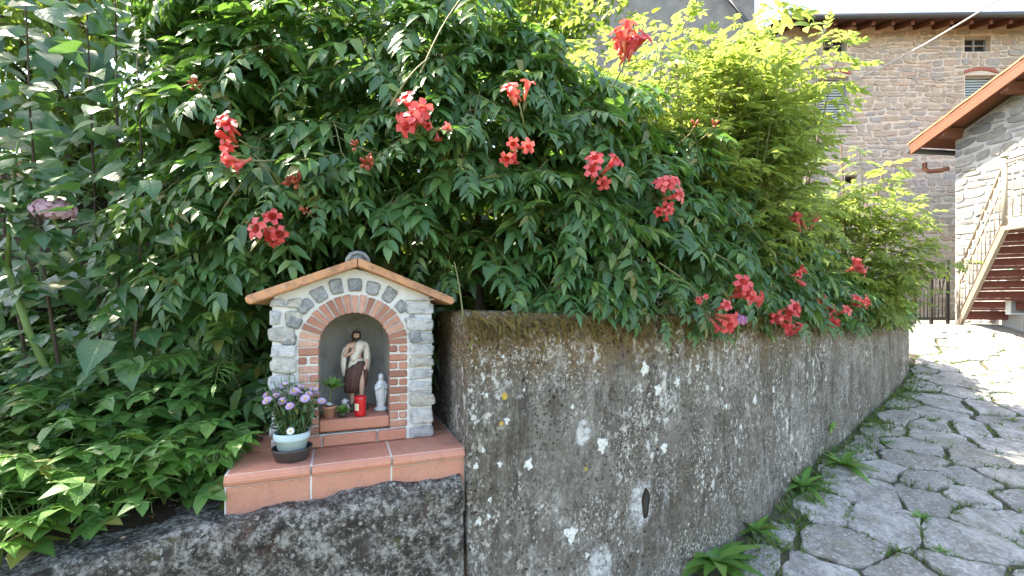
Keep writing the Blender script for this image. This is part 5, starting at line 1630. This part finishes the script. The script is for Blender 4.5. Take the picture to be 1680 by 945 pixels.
FLOWERS = [(1033, 72, 78, 14, (.25, -.1, .9), 0), (690, 196, 68, 8, (-.1, -.8, .1), 0), (712, 212, 34, 4, (.3, -.6, -.5), 0), (850, 160, 44, 5, (-.2, -.4, .7), 0), (386, 226, 44, 6, (-.2, -.9, .1), 0), (398, 264, 44, 4, (-.8, -.5, -.15), 0),
           (455, 376, 58, 8, (-.1, -.9, .0), 0), (416, 371, 18, 5, (-.2, -.8, .2), 1), (484, 297, 28, 8, (-.1, -.8, .2), 1), (503, 347, 15, 5, (0, -.8, .2), 1), (587, 240, 18, 4, (-.3, -.8, 0), 1), (606, 268, 26, 8, (0, -.8, .1), 1),
           (982, 284, 48, 6, (.1, -.8, .2), 0), (1098, 318, 56, 7, (.1, -.85, .1), 0), (1090, 346, 24, 3, (-.1, -.8, -.4), 0), (1320, 366, 52, 6, (-.2, -.3, .8), 0), (1305, 448, 30, 4, (.4, -.5, .1), 0), (1402, 437, 36, 5, (.5, -.5, .3), 0),
           (1213, 488, 50, 7, (.5, -.7, .15), 0), (1176, 518, 46, 6, (.5, -.6, -.35), 0), (1284, 516, 60, 9, (.4, -.7, -.1), 0), (1300, 536, 28, 3, (.4, -.5, -.7), 0), (1368, 512, 30, 4, (-.2, -.8, .05), 0), (1408, 498, 44, 5, (.6, -.6, .2), 0),
           (1148, 492, 20, 3, (-.2, -.8, .1), 0), (1140, 205, 14, 4, (0, -.7, .3), 1), (1172, 203, 14, 4, (0, -.7, .3), 1), (320, 140, 18, 5, (0, -.8, .2), 1), (290, 372, 14, 4, (0, -.8, .2), 1), (848, 248, 46, 5, (.1, -.6, -.5), 0), (1345, 490, 16, 2, (0, -.8, .1), 0)]
def build_flowers():
    for px, py, size, n, axis, bud in FLOWERS:
        if not bud: n = max(3, int(n * .8))
        dx = (px - CX) / FPX; k = int(np.argmin(np.abs(HP[:, 0] - dx * HP[:, 1])))
        Y = HP[k][1] - (.10 if px < 1120 else .20)
        c = W(px, py, Y); R_ = size / FPX * Y * .5
        ax = Vector(axis).normalized()
        root = c - ax * R_ * .55
        cl = MB()
        back = root - ax * .16 + Vector((0, .10, .05))
        cl.tube([back - VINE.location, root - ax * .05 - VINE.location, root + ax * .01 - VINE.location], [.004, .0045, .003], 6)
        clo = cl.build('flower_cluster', M['stem_vine'], VINE)
        A = rotm(ax, (0.02, 0, 1))
        for i in range(n):
            g = i * 2.4 + rnd(-.3, .3); rad = math.sqrt((i + .5) / n)
            tilt = (.15 + .95 * rad) * rnd(.5, 1.3) if not bud else (.2 + 1.0 * rad)
            d = ax + Vector(A[:, 0] * math.cos(g) + A[:, 2] * math.sin(g)) * math.tan(min(tilt * .75, 1.1))
            d.normalize()
            o = mobj('flower' if not bud else 'bud', FM[3] if bud else FM[random.choice((0, 0, 0, 1, 1, 2))], clo)
            L = .031 if bud else .072
            sc = (R_ * 1.7 / .085) * rnd(.75, 1.15) if not bud else (R_ * 1.3 / .031) * rnd(.8, 1.1)
            sc = min(max(sc, .55), 1.5 if px < 1120 else 1.9)
            m = Matrix((rotm(d, (rnd(-1, 1), rnd(-1, 1), rnd(-1, 1))) * sc).tolist()).to_4x4()
            off = Vector((rnd(-1, 1), rnd(-.4, .4), rnd(-1, 1))) * R_ * (.38 if not bud else .3)
            m.translation = root + d * .012 + off - VINE.location
            o.matrix_local = m
build_flowers()

# pink flower heads (a mop-head in the left shrub, a mauve one at the wall top)
def mophead(name, pos, rad, mat, label, cat, n=90):
    root = empty(name, pos, 0, label, cat)
    g = Geo()
    for i in range(n):
        z = 1 - 2 * (i + .5) / n; a = i * 2.39996; r = math.sqrt(1 - z * z)
        d = np.array((r * math.cos(a), r * math.sin(a), z))
        if z < -.55: continue
        A = rotm(np.cross(d, (0.3, .2, 1)), d)
        c = d * rad * rnd(.88, 1.05) * np.array((1, 1, .72)); s = rad * .24
        for k in range(4):
            th = k * math.pi / 2 + rnd(-.2, .2); dd = A[:, 0] * math.cos(th) + A[:, 1] * math.sin(th)
            V, T, U = leaflet(s, s * .95, -.1, .1, False, 'heart', i)
            g.add(V @ rotm(dd, d).T + c, T, U, 0)
    V, T, U, MI = g.arr(); mobj('petals', np_mesh('petals', V, T, mat, U), root)
    s = MB(); s.tube([(0, 0, -rad * .5), (.01, .03, -rad * 1.6), (.02, .10, -rad * 3)], [.006, .006, .007], 6); s.build('stem', M['stem_green'], root)
    s = MB(); s.lathe([(rad * .1, -rad * .5), (rad * .6, -rad * .2), (rad * .75, rad * .2), (rad * .4, rad * .55), (.001, rad * .65)], 12); s.build('core', mat, root)
mophead('pink_flower_head', W(88, 346, 1.95), .075, M['petal_pink'], 'round pale pink flower head among the leaves at far left', 'flower')
mophead('mauve_flower_head', W(1211, 526, 2.88), .055, M['petal_mauve'], 'round mauve flower head hanging over the wall between red trumpet flowers', 'flower', 60)

# ------------------------------------------------------------------ bright sunlit shrub behind the wall's far half
BT = [compound(rnd(.18, .27), random.choice((3, 4, 4)), rnd(.065, .10), rnd(.032, .046), False, rnd(.1, .9), 58, 200 + i, 'ovate') for i in range(6)]
BTR = [compound(rnd(.18, .27), random.choice((3, 4, 4)), rnd(.065, .10), rnd(.032, .046), True, rnd(.1, .9), 58, 230 + i, 'ovate') for i in range(6)]
def shrub_bright(base, hull, n_shoots, label, seed, parts=120):
    random.seed(seed)
    root = empty('sunlit_shrub', base, 0, label, 'shrub')
    b = np.array(base); places, stems = [], []
    mats = [M['leaf_bright'], M['stem_vine']]
    for i in range(n_shoots):
        tip = np.array(hull())
        if i % 9 == 0:
            v_ = tip - b; v_[2] -= 1.0; v_[0] *= .6; tip = tip + v_ / (np.linalg.norm(v_) + .01) * rnd(.2, .6)
        inner = b + np.array((rnd(-.5, .5), rnd(-.4, .4), 0)); inner[2] = b[2] + (tip[2] - b[2]) * rnd(.2, .6)
        st = tip + (inner - tip) * min(1, .75 / (np.linalg.norm(inner - tip) + 1e-6))
        ct = (st + tip) / 2 + np.array((0, 0, rnd(.08, .25)))
        shoot(st, ct, tip, random.randint(4, 6), len(BT), places, stems, rnd(.7, 1.2), (tip - b) / (np.linalg.norm(tip - b) + .01) * 1.2 + rvec(.9))
    idx = pick_nearest(places, parts, (34, 18), 1)
    ms = [mesh_of(t, mats) for t in BTR]
    place_parts('leaf', ms, places, idx, root); si = set(idx)
    mass('foliage', scatter_leaves(BT, [p for i, p in enumerate(places) if i not in si]), mats, root)
    sg = Geo()
    for pts, r in stems: sg.tube(pts, r, r * .5, 0, 4)
    V, T, U, MI = sg.arr(); mobj('stem', np_mesh('stems', V - b, T, M['stem_vine'], U, MI), root)
    for k in range(5):
        mb = MB(); a = k * 1.25 + seed; top = Vector((math.cos(a) * .5, math.sin(a) * .35, 1.9 + .3 * math.sin(k)))
        mb.tube([Vector((math.cos(a) * .12, math.sin(a) * .1, -.1)), top * .4 + Vector((.05, 0, .05)), top], [.025, .02, .010], 7); mb.build('trunk', M['bark'], root)
    return root
def ellhull(c, r, zlo=None):
    def f():
        while True:
            d = Vector((rnd(-1, 1), rnd(-1, 1), rnd(-1, 1)))
            if .05 < d.length <= 1: break
        d = d.normalized() * (rnd(.45, 1) ** .5)
        p = (c[0] + d.x * r[0], c[1] + d.y * r[1], c[2] + d.z * r[2])
        if zlo and p[2] < zlo: p = (p[0], p[1], zlo + rnd(0, .3))
        return p
    return f
shrub_bright((1.5, 3.8, 1.45), ellhull((1.35, 3.6, 2.95), (1.2, .65, 1.0)), 165, 'tall yellow-green sunlit shrub in front of the grey plastered house', 3)
shrub_bright((2.7, 4.6, 1.45), ellhull((2.0, 3.95, 3.0), (.66, .5, 1.1)), 100, 'yellow-green sunlit shrub with feathery shoots in front of the stone house', 5)
shrub_bright((4.3, 5.8, 1.45), ellhull((3.65, 5.1, 2.2), (1.25, .42, .92), 1.55), 150, 'low yellow-green sunlit shrub at the far end of the tall wall', 8)
random.seed(77)

# ------------------------------------------------------------------ trees behind
def bank_z(x, y): return float(bank_height(np.array([x]), np.array([y]))[0][0])
TT = [single(rnd(.09, .13), rnd(.05, .07), False, 300 + i, 'ovate') for i in range(5)]
def tree(base, h, cr, n, label, seed, name='tree', cat='tree', low=.3):
    random.seed(seed)
    base = (base[0], base[1], bank_z(base[0], base[1]))
    root = empty(name, base, 0, label, cat, cat + 's behind the vine')
    b = np.array(base, float); places = []
    mb = MB(); top = Vector((rnd(-.3, .3), rnd(-.3, .3), h * .8))
    mb.tube([Vector((0, 0, -.2)), top * .3 + Vector((.08, .03, 0)), top * .65 + Vector((-.06, .05, 0)), top], [.16, .13, .09, .04], 9)
    limbs = []
    for k in range(11):
        t = rnd(low, .95); s = top * t; a = k * 2.4
        e = s + Vector((math.cos(a) * cr * rnd(.5, .95), math.sin(a) * cr * rnd(.5, .95), rnd(.1, .9)))
        mb.tube([s, (s + e) / 2 + Vector((0, 0, .12)), e], [.05, .032, .012], 6); limbs.append((s, e))
    mb.build('trunk', M['bark'], root)
    for i in range(n):
        s, e = random.choice(limbs); t = rnd(.25, 1.1); c = np.array(s.lerp(e, t)) + np.array([random.gauss(0, .26) for _ in range(3)]) * np.array((1, 1, .8))
        for q in range(8):
            d = rvec(1); d[2] -= .35
            places.append((random.randrange(len(TT)), rotm(d, np.array((0, 0, 1.)) + rvec(.5)), b + c + rvec(.11), rnd(.8, 1.4)))
    g = scatter_leaves(TT, places)
    mass('crown', g, [M['leaf_tree'], M['stem_green']], root, False)
    return root
tree((-5.2, 5.6, 1.2), 5.6, 2.0, 1000, 'leafy tree rising behind the big-leaved shrub at far left', 31)
tree((-2.6, 6.0, 1.3), 5.2, 1.9, 1000, 'leafy tree standing behind the shrine, second from the left', 32)
tree((-.2, 6.2, 1.5), 5.0, 1.8, 900, 'sunlit leafy tree behind the middle of the vine', 33)
for bx, by, hh, lab in ((-4.6, 4.4, 2.6, 'leafy bush behind the rose cane at far left'), (-3.0, 4.6, 2.7, 'leafy bush behind the broad-leaved shrub'), (-1.6, 4.2, 2.6, 'leafy bush in the gap behind the shrine'), (-.2, 4.3, 2.6, 'leafy bush behind the middle of the wall')):
    tree((bx, by, 1.1), hh, 1.05, 420, lab, 40 + int(bx * 7), 'bush', 'bush', .02)
tree((-5.6, 3.3, 1.1), 5.0, 1.6, 700, 'dark leafy tree at the left edge beside the undergrowth', 34)
random.seed(78)

# ------------------------------------------------------------------ big-leaved shrub at the left
ST = [single(rnd(.15, .20), rnd(.10, .135), False, 400 + i) for i in range(6)]
STR = [single(rnd(.15, .20), rnd(.10, .135), True, 430 + i) for i in range(6)]
def build_left_shrub():
    base = Vector((-2.22, 2.55, .98))
    root = empty('broad_leaved_shrub', base, 0, 'tall broad-leaved shrub with thin upright stems left of the shrine', 'shrub')
    mats = [M['leaf_shrub'], M['stem_green']]
    places = []
    stems = [((168, 690), (160, 430), (150, 200), (140, -40), 2.50), ((197, 692), (195, 400), (192, 180), (188, -60), 2.45), ((250, 690), (262, 420), (300, 200), (330, -40), 2.65), ((110, 690), (70, 430), (50, 200), (40, -40), 2.2),
             ((215, 690), (225, 500), (235, 300), (225, 100), 2.2), ((60, 690), (10, 400), (-20, 150), (-60, -60), 2.3)]
    for a, b, c, d, Y in stems:
        P = [W(p[0], p[1], Y + rnd(-.05, .05)) for p in (a, b, c, d)]
        pts = []
        for i in range(3): pts += [P[i].lerp(P[i + 1], t) for t in (0, .25, .5, .75)]
        pts.append(P[3])
        mb = MB(); mb.tube([p - base for p in pts], list(np.linspace(.009, .003, len(pts))), 7); mb.build('stem', M['bark'], root)
        for i in range(1, 80):
            t = i / 80; q = t * (len(pts) - 1); k = int(q); p = pts[k].lerp(pts[min(k + 1, len(pts) - 1)], q - k)
            if t < .30 and random.random() < .5: continue
            ang = i * 2.4; rad = rnd(.02, .36)
            d = np.array((math.cos(ang), math.sin(ang) - .35, rnd(-.35, .15)))
            d[2] -= rnd(.1, .6)
            places.append((random.randrange(6), rotm(d, np.array((.15, -.8, .9)) + rvec(.5)), np.array(p) + d * rad, rnd(.45, .95)))
    for i in range(800):   # depth filler
        p = np.array((rnd(-3.8, -1.35), rnd(2.4, 3.7), rnd(1.15, 3.7)))
        d = rvec(1) + np.array((0, -.3, -.5))
        places.append((random.randrange(6), rotm(d, np.array((.1, -.8, .8)) + rvec(.6)), p, rnd(.6, 1.1)))
    idx = pick_nearest(places, 260, (28, 16), 2)
    place_parts('leaf', [mesh_of(t, mats) for t in STR], places, idx, root); si = set(idx)
    mass('foliage', scatter_leaves(ST, [p for i, p in enumerate(places) if i not in si]), mats, root)
build_left_shrub()

def build_rose_cane():
    base = W(128, 690, 2.15)
    root = empty('rose_cane', base, 0, 'thick green rose cane leaning to the left through the undergrowth', 'plant')
    P = [W(128, 692, 2.15), W(85, 625, 2.05), W(48, 545, 1.98), W(12, 440, 1.92), W(18, 330, 1.90), W(30, 230, 1.92)]
    mb = MB(); mb.tube([p - base for p in P[:4]] , [.016, .015, .014, .012], 9); mb.tube([p - base for p in P[3:]], [.010, .007, .004], 8); mb.build('stem', M['stem_green'], root)
    for i in range(9):
        t = rnd(0, 1); k = random.randrange(3); p = P[k].lerp(P[k + 1], t) - base
        th = MB(); d = Vector((rnd(-1, 1), rnd(-1, .2), rnd(-.2, .4))).normalized(); th.tube([p + d * .012, p + d * .024], [.004, .0005], 5); th.build('thorn', M['stem_green'], root)
    RT = [compound(.13, 2, .065, .045, True, .3, 65, 600 + i) for i in range(3)]
    ms = [mesh_of(t, [M['leaf_shrub'], M['stem_green']]) for t in RT]; places = []
    for i in range(34):
        k = random.randrange(5); p = np.array(P[k].lerp(P[k + 1], rnd(0, 1))); a = rnd(0, 6.28)
        d = np.array((math.cos(a), math.sin(a) * .6 - .3, rnd(-.2, .4)))
        places.append((random.randrange(3), rotm(d, (0, -.3, 1)), p, rnd(.8, 1.3)))
    place_parts('leaf', ms, places, range(len(places)), root)
build_rose_cane()

# ------------------------------------------------------------------ ground plants left of the shrine
GT = [trifoliate(rnd(.075, .10), 700 + i, True, random.choice((3, 3, 5))) for i in range(6)]
GTL = [trifoliate(rnd(.075, .10), 720 + i, False, random.choice((3, 5))) for i in range(6)]
GM = [mesh_of(t, [M['leaf_ground'], M['stem_green']]) for t in GT]
def ground_plant_proto(seed):
    random.seed(seed)
    root = empty('ground_plant', (0, 0, 0), 0)
    for i in range(9):
        a = i * 2.4 + rnd(-.3, .3); h = rnd(.06, .24); rr = rnd(.01, .07)
        p = Vector((math.cos(a) * rr, math.sin(a) * rr, h))
        s = MB(); s.tube([(0, 0, -.01), (p.x * .4, p.y * .4, h * .6), p], [.003, .0025, .002], 5); s.build('stem', M['stem_green'], root)
        o = mobj('leaf', GM[random.randrange(6)], root)
        m = Matrix((rotm((math.cos(a), math.sin(a), rnd(.0, .5)), (rnd(-.3, .3), rnd(-.5, .1), 1)) * rnd(.75, 1.2)).tolist()).to_4x4(); m.translation = p; o.matrix_local = m
    return root
def build_ground_plants():
    protos = [ground_plant_proto(k) for k in (1, 2, 3, 4)]
    random.seed(90)
    spots = []
    for px, py in [(20, 860), (70, 825), (120, 815), (170, 800), (215, 790), (250, 770), (290, 765), (330, 745), (30, 790), (85, 770), (140, 760), (190, 740), (240, 730), (285, 720), (320, 700), (20, 735), (75, 720), (130, 710), (185, 700), (10, 690), (350, 770), (60, 870), (-20, 840), (-15, 770), (365, 735), (345, 800), (300, 800), (230, 815), (270, 805), (150, 835), (100, 850), (190, 825), (40, 885), (0, 905), (330, 775), (370, 790)]:
        z = .9
        for _ in range(6):
            Y = (EYE - z) * FPX / max(py + 22 - HY, 30); X = (px - CX) / FPX * Y; z = bank_z(X, Y)
        if Y > 3.6: continue
        spots.append((X, Y, z))
    used = [False] * 4
    for i, (x, y, z) in enumerate(spots):
        k = i % 4
        o = protos[k] if not used[k] else copy_tree(protos[k]); used[k] = True
        o.location = (x, y, z); o.rotation_euler = (0, 0, rnd(0, 6.28)); s = rnd(.75, 1.15) * min(1.0, .55 + .35 * y / 2); o.scale = (s, s, s)
        tag(o, 'bright green three-leafed ground plant in the bed left of the shrine', 'plant', 'ground plants left of the shrine')
    # the mass behind them
    places = []
    for i in range(3000):
        x, y = rnd(-3.8, -1.05), rnd(.9, 1.0) * rnd(1.25, 4.0)
        if (Vector((x, y)) - P0).dot(UV_) > -.06 and (Vector((x, y)) - P0).dot(VV_) < 1.0: continue
        zz, dd = bank_height(np.array([x]), np.array([y]))
        behind = (y - (1.47 + (x + 1.5) * .49))
        if behind < .02: continue
        h = min(rnd(.02, .38) * (.5 + .5 * min(1, behind * 2)), .2 + behind * .6)
        a = rnd(0, 6.28)
        places.append((random.randrange(6), rotm((math.cos(a), math.sin(a), rnd(-.1, .4)), (rnd(-.3, .3), rnd(-.5, .0), 1)), np.array((x, y, zz[0] + h)), rnd(.7, 1.25)))
    g = scatter_leaves(GTL, places)
    o = mass('undergrowth', g, [M['leaf_under'], M['stem_green']], None)
    tag(o, 'low green undergrowth filling the bed left of the shrine', 'undergrowth', kind='stuff')
build_ground_plants()

def build_fern():
    base = Vector(shrine_w(-.10, .80, .16))
    root = empty('fern', base, 0, 'arching fern growing against the left side of the shrine', 'fern')
    ft = compound(.42, 13, .085, .020, False, .5, 74, 900, 'narrow', True, .12)
    me = mesh_of(ft, [M['leaf_under'], M['stem_green']], 'frond')
    for i, (d, s, h) in enumerate([((-.1, -.75, .15), 1.0, .42), ((.25, -.7, .05), .95, .40), ((-.5, -.6, .25), .9, .36), ((-.8, -.2, .3), .9, .30), ((.1, -.4, .5), .8, .44), ((-.3, .4, .5), .8, .3)]):
        st = MB(); st.tube([(0, 0, -.05), (d[0] * .05, d[1] * .05, h * .6), (d[0] * .12, d[1] * .12, h)], [.005, .004, .003], 5); st.build('stem', M['stem_green'], root)
        o = mobj('frond', me, root); m = Matrix((rotm(d, (0, -.5, 1)) * s).tolist()).to_4x4(); m.translation = Vector((d[0] * .12, d[1] * .12, h)); o.matrix_local = m
build_fern()

# ------------------------------------------------------------------ pots
def build_mum():
    c = Vector((-.925, 1.872, .9655))
    root = empty('potted_chrysanthemum', c, 0, 'pale blue pot of lilac chrysanthemums in a dark saucer on the shrine base', 'potted plant')
    root.scale = (.92, .92, .92)
    m = MB(); m.lathe([(.066, .001), (.070, .004), (.083, .046), (.086, .050), (.086, .056), (.080, .056), (.076, .048), (.064, .010)], 28); m.build('saucer', M['pot_dark'], root)
    m = MB(); m.lathe([(.050, .011), (.054, .012), (.068, .092), (.074, .094), (.076, .098), (.077, .124), (.074, .127), (.070, .124), (.066, .112)], 28); m.build('pot', M['pot_blue'], root)
    m = MB(); m.lathe([(.066, .100), (.066, .112), (.03, .116), (.001, .117)], 20); m.build('soil', M['litter'], root)
    g = Geo(); heads = []
    random.seed(5)
    for i in range(46):
        a = i * 2.4; rr = .012 + .115 * math.sqrt(i / 46); h = rnd(.20, .315) * (1 - .25 * rr / .13)
        e = np.array((math.cos(a) * rr * 1.05, math.sin(a) * rr, .11 + h))
        b = np.array((math.cos(a) * rr * .35, math.sin(a) * rr * .35, .108))
        pts = [b, b * .5 + e * .5 + np.array((0, 0, .02)), e]; g.tube(pts, .0025, .0018, 1, 4)
        for k in range(12):
            t = rnd(.12, .95); p = b * (1 - t) + e * t; th = rnd(0, 6.28)
            V, T, U = leaflet(rnd(.04, .062), rnd(.011, .018), rnd(.2, .6), .2, False, 'narrow', k)
            g.add(V @ rotm((math.cos(th), math.sin(th), rnd(-.2, .6)), (0, 0, 1)).T + p, T, U, 0)
        heads.append(e)
    V, T, U, MI = g.arr(); mobj('foliage', np_mesh('foliage', V, T, [M['leaf_mum'], M['stem_green']], U, MI), root)
    def head(rad, pm, n=16, rings=2):
        mb = MB()
        for r_ in range(rings):
            for k in range(n):
                a = 2 * math.pi * (k + .5 * r_) / n; L = rad * (1 - .25 * r_); w = rad * .16; up = .12 + .35 * r_
                ca, sa = math.cos(a), math.sin(a)
                mb.add([(ca * rad * .15, sa * rad * .15, .001), (ca * L * .6 - sa * w, sa * L * .6 + ca * w, L * up * .6), (ca * L, sa * L, L * up * .8), (ca * L * .6 + sa * w, sa * L * .6 - ca * w, L * up * .6)], [(0, 3, 2, 1)], 0, False)
        mb.lathe([(rad * .24, -.001), (rad * .26, .003), (rad * .16, .007), (.0003, .008)], 10, 1)
        return mb.mesh('flower', [pm, M['flower_eye']])
    hm = [head(.026, M['petal_lilac']), head(.022, M['petal_lilac'], 14, 3), head(.019, M['white_ceramic'], 12, 2)]
    for i in range(17):
        a = i * 2.4 + .4; rr = .13 * math.sqrt((i + .3) / 17)
        e = Vector((math.cos(a) * rr * 1.12 + .01, math.sin(a) * rr * .8 - .02, .325 - .45 * rr + rnd(-.015, .03)))
        o = mobj('flower', hm[random.choice((0, 0, 1))], root)
        d = Vector((e.x * 2.2, e.y * 2.2 - .35, .5 + rnd(0, .4)))
        o.matrix_local = Matrix.Translation(e) @ d.to_track_quat('Z', 'Y').to_matrix().to_4x4() @ Matrix.Scale(rnd(.85, 1.2), 4)
    for e in ((.055, -.125, .16),):
        o = mobj('flower', hm[2], root); o.matrix_local = Matrix.Translation(e) @ Vector((.2, -.9, .4)).to_track_quat('Z', 'Y').to_matrix().to_4x4()
build_mum()

def rosette(n, L, Wd):
    g = Geo()
    for i in range(n):
        a = i * 2.4; t = i / n; V, T, U = leaflet(L * (1 - .45 * t), Wd * (1 - .3 * t), -.2, .25, True, 'narrow', i)
        A = rotm((math.cos(a), math.sin(a), .1 + 1.1 * t), (-math.cos(a) * .4, -math.sin(a) * .4, 1)); g.add(V @ A.T, T, U, 0)
    return g.arr()
def build_small_pots():
    root = empty('clay_pot_plant', shrine_w(.372, FV + .055, .287), RZ, 'small clay pot with a tall pale green rosette plant in the niche', 'potted plant')
    m = MB(); m.lathe([(.020, .0), (.022, .001), (.029, .042), (.032, .043), (.033, .055), (.030, .056), (.027, .05)], 20); m.build('pot', M['pot_clay'], root)
    m = MB(); m.lathe([(.027, .044), (.027, .050), (.001, .052)], 14); m.build('soil', M['litter'], root)
    st = MB(); st.tube([(0, 0, .045), (.004, .0, .09), (.012, -.004, .145)], [.004, .0035, .003], 6); st.build('stem', M['stem_green'], root)
    V, T, U, MI = rosette(26, .062, .020); o = mobj('leaves', np_mesh('leaves', V, T, M['leaf_ground'], U), root, (.014, -.008, .145)); o.rotation_euler = (R(25), R(5), 0)
    V, T, U, MI = rosette(10, .018, .012); o = mobj('pebble_cap', np_mesh('pebbles', V, T, M['white_ceramic'], U), root, (.002, -.014, .060)); o.rotation_euler = (R(30), 0, 0)
    root = empty('succulent', shrine_w(.432, FV + .045, .287), RZ, 'low green star-shaped succulent in a dark pot beside the red candle', 'potted plant')
    m = MB(); m.lathe([(.016, 0), (.019, .001), (.023, .022), (.021, .023), (.018, .018)], 16); m.build('pot', M['pot_dark'], root)
    V, T, U, MI = rosette(22, .040, .018); o = mobj('leaves', np_mesh('leaves', V, T, M['leaf_ground'], U), root, (0, -.004, .028)); o.rotation_euler = (R(35), 0, 0)
build_small_pots()

# ------------------------------------------------------------------ weeds, grass, moss, litter
def weed(px, py, n, L, label, group, seed, wd=.22, cat='weed'):
    random.seed(seed)
    p = lane_pt(px, py)
    root = empty('wall_weed', p, 0, label, cat, group)
    for i in range(n):
        a = i * 2.4 + rnd(-.3, .3); t = i / n; l = L * rnd(.7, 1.1)
        V, T, U = leaflet(l, l * wd, rnd(.25, .7), .25, True, 'narrow', i)
        A = rotm((math.cos(a), math.sin(a), .35 + .9 * t), (0, 0, 1))
        o = mobj('leaf', np_mesh('leaf', V @ A.T, T, M['leaf_ground'], U), root)
for i, (px, py, n, L, lab) in enumerate([(1175, 925, 24, .27, 'large broad-leaved weed at the near foot of the tall wall'), (1240, 872, 18, .18, 'second weed clump along the foot of the tall wall'), (1318, 800, 26, .24, 'long-leaved weed clump midway along the foot of the wall'),
                                         (1382, 764, 24, .24, 'dark weed clump beside the paving where the wall recedes'), (1330, 822, 10, .08, 'tiny weed in front of the long-leaved clump'), (1424, 700, 10, .10, 'small weed at the wall foot, farther along'), (1490, 640, 10, .12, 'farthest weed at the wall end by the sunlit paving'),
                                         (1530, 690, 12, .10, 'weed growing in a joint of the lane near the wall end'), (1455, 728, 10, .09, 'small weed in a paving joint near the wall'), (1510, 850, 12, .09, 'tufty weed in the middle of the near paving'), (1660, 690, 10, .09, 'weed in a joint at the right edge of the lane'), (1545, 905, 12, .07, 'low weed in a joint in the nearest paving')]):
    weed(px, py, n, L, lab, 'weeds in the lane', 400 + i, .26 if i < 2 else .2)
# small fern-like weed growing from the wall face
p, n_, t_ = wall_hit(1362, 700)
rt = empty('wall_crevice_plant', p, 0, 'small plant sprouting from a crevice in the tall wall', 'plant')
for i in range(9):
    V, T, U = leaflet(.09 * rnd(.6, 1.1), .03, .4, .2, True, 'narrow', i); a = i * .7
    d = np.array(n_) * .6 + np.array(t_) * math.cos(a) + np.array((0, 0, 1)) * math.sin(a) * .7
    mobj('leaf', np_mesh('leaf', V @ rotm(d, np.array(n_) + np.array((0, 0, 1))).T, T, M['leaf_ground'], U), rt)

def build_grass():
    random.seed(8); g = Geo()
    def tuft(x, y, n, h):
        z = street_z(y) - .035
        for i in range(n):
            a = rnd(0, 6.28); l = h * rnd(.5, 1.2); lean = rnd(.1, .8)
            V, T, U = leaflet(l, .006 + l * .03, rnd(.2, .6), .2, False, 'narrow', i)
            A = rotm((math.cos(a) * lean, math.sin(a) * lean, 1), (math.cos(a + 1.5), math.sin(a + 1.5), .2)); g.add(V @ A.T + np.array((x + rnd(-.02, .02), y + rnd(-.02, .02), z)), T, U, 0)
    for (p, c) in JOINTS:
        if p[1] > 7.5: continue
        dens = .5 + .5 * math.sin(p[0] * 2.1 + p[1] * 1.3) + .35 * math.sin(p[0] * 5.3 - p[1] * 3.1)
        if dens > -.1 and random.random() < .42:
            x = p[0] + (c[0] - p[0]) * -.03; y = p[1] + (c[1] - p[1]) * -.03
            tuft(x, y, random.randint(5, 11), rnd(.035, .085))
    for i in range(420):      # strip along the foot of the wall
        k = int(rnd(.16, .72) * len(tallp)); x, y = tallp[k] + tnor[k] * rnd(.03, .24)
        tuft(x, y, random.randint(4, 10), rnd(.04, .11))
    V, T, U, MI = g.arr(); o = mobj('grass', np_mesh('grass', V, T, M['grass'], U)); tag(o, 'short grass and moss growing in the paving joints', 'grass', kind='stuff')
build_grass()

def build_moss():
    random.seed(9); g = Geo()
    for i in range(8000):
        k = int(rnd(.0, .80) * len(tallp)); s = tarc[k]; x, y = tallp[k]; n = tnor[k]
        dz = abs(random.gauss(0, .065)); off = rnd(-.2, .012) if dz < .02 else rnd(.004, .014)
        d = np.array((n[0] * rnd(.1, 1) + rnd(-.5, .5), n[1] * rnd(.1, 1) + rnd(-.5, .5), rnd(-1.0, .3)))
        l = rnd(.015, .05)
        V, T, U = leaflet(l, l * .28, rnd(.3, .9), .2, False, 'narrow', i)
        g.add(V @ rotm(d, (n[0], n[1], .6)).T + np.array((x + n[0] * off, y + n[1] * off, tall_top(s) - dz + .006)), T, U, 0)
    V, T, U, MI = g.arr(); o = mobj('moss', np_mesh('moss', V, T, M['moss'], U), WALL, (0, 0, 0))
    o.location = -WALL.location; o['kind'] = 'stuff'
build_moss()

def build_litter():
    random.seed(10)
    L, T, U = leaflet(.035, .022, .3, .35, True, 'ovate', 4); me = np_mesh('fallen_leaf', L, T, M['dry'], U)
    i = 0
    for px, py in [(1395, 782), (1470, 845), (470, 712), (452, 716), (405, 745), (330, 833), (420, 822), (185, 845), (250, 850), (120, 872)]:
        if px > 1000: p = lane_pt(px, py) + Vector((0, 0, .02)); where = 'lane paving'
        elif px in (470, 452, 405):
            Y = (EYE - .966) * FPX / (py - HY); p = W(px, py, Y) + Vector((0, 0, .004)); where = 'shrine base'
        else:
            Y = (EYE - .815) * FPX / (py - HY); p = W(px, py, Y) + Vector((0, 0, .012)); where = 'low wall top'
        o = mobj('fallen_leaf', me, None, p); o.rotation_euler = (rnd(-.3, .3), rnd(-.3, .3), rnd(0, 6.28))
        tag(o, 'small dry brown leaf lying on the ' + where, 'leaf', 'dry leaves on the ' + where); i += 1
build_litter()
tri = sum(len(o.data.polygons) for o in bpy.data.objects if o.type == 'MESH')
print('faces', tri, 'objects', len(bpy.data.objects))
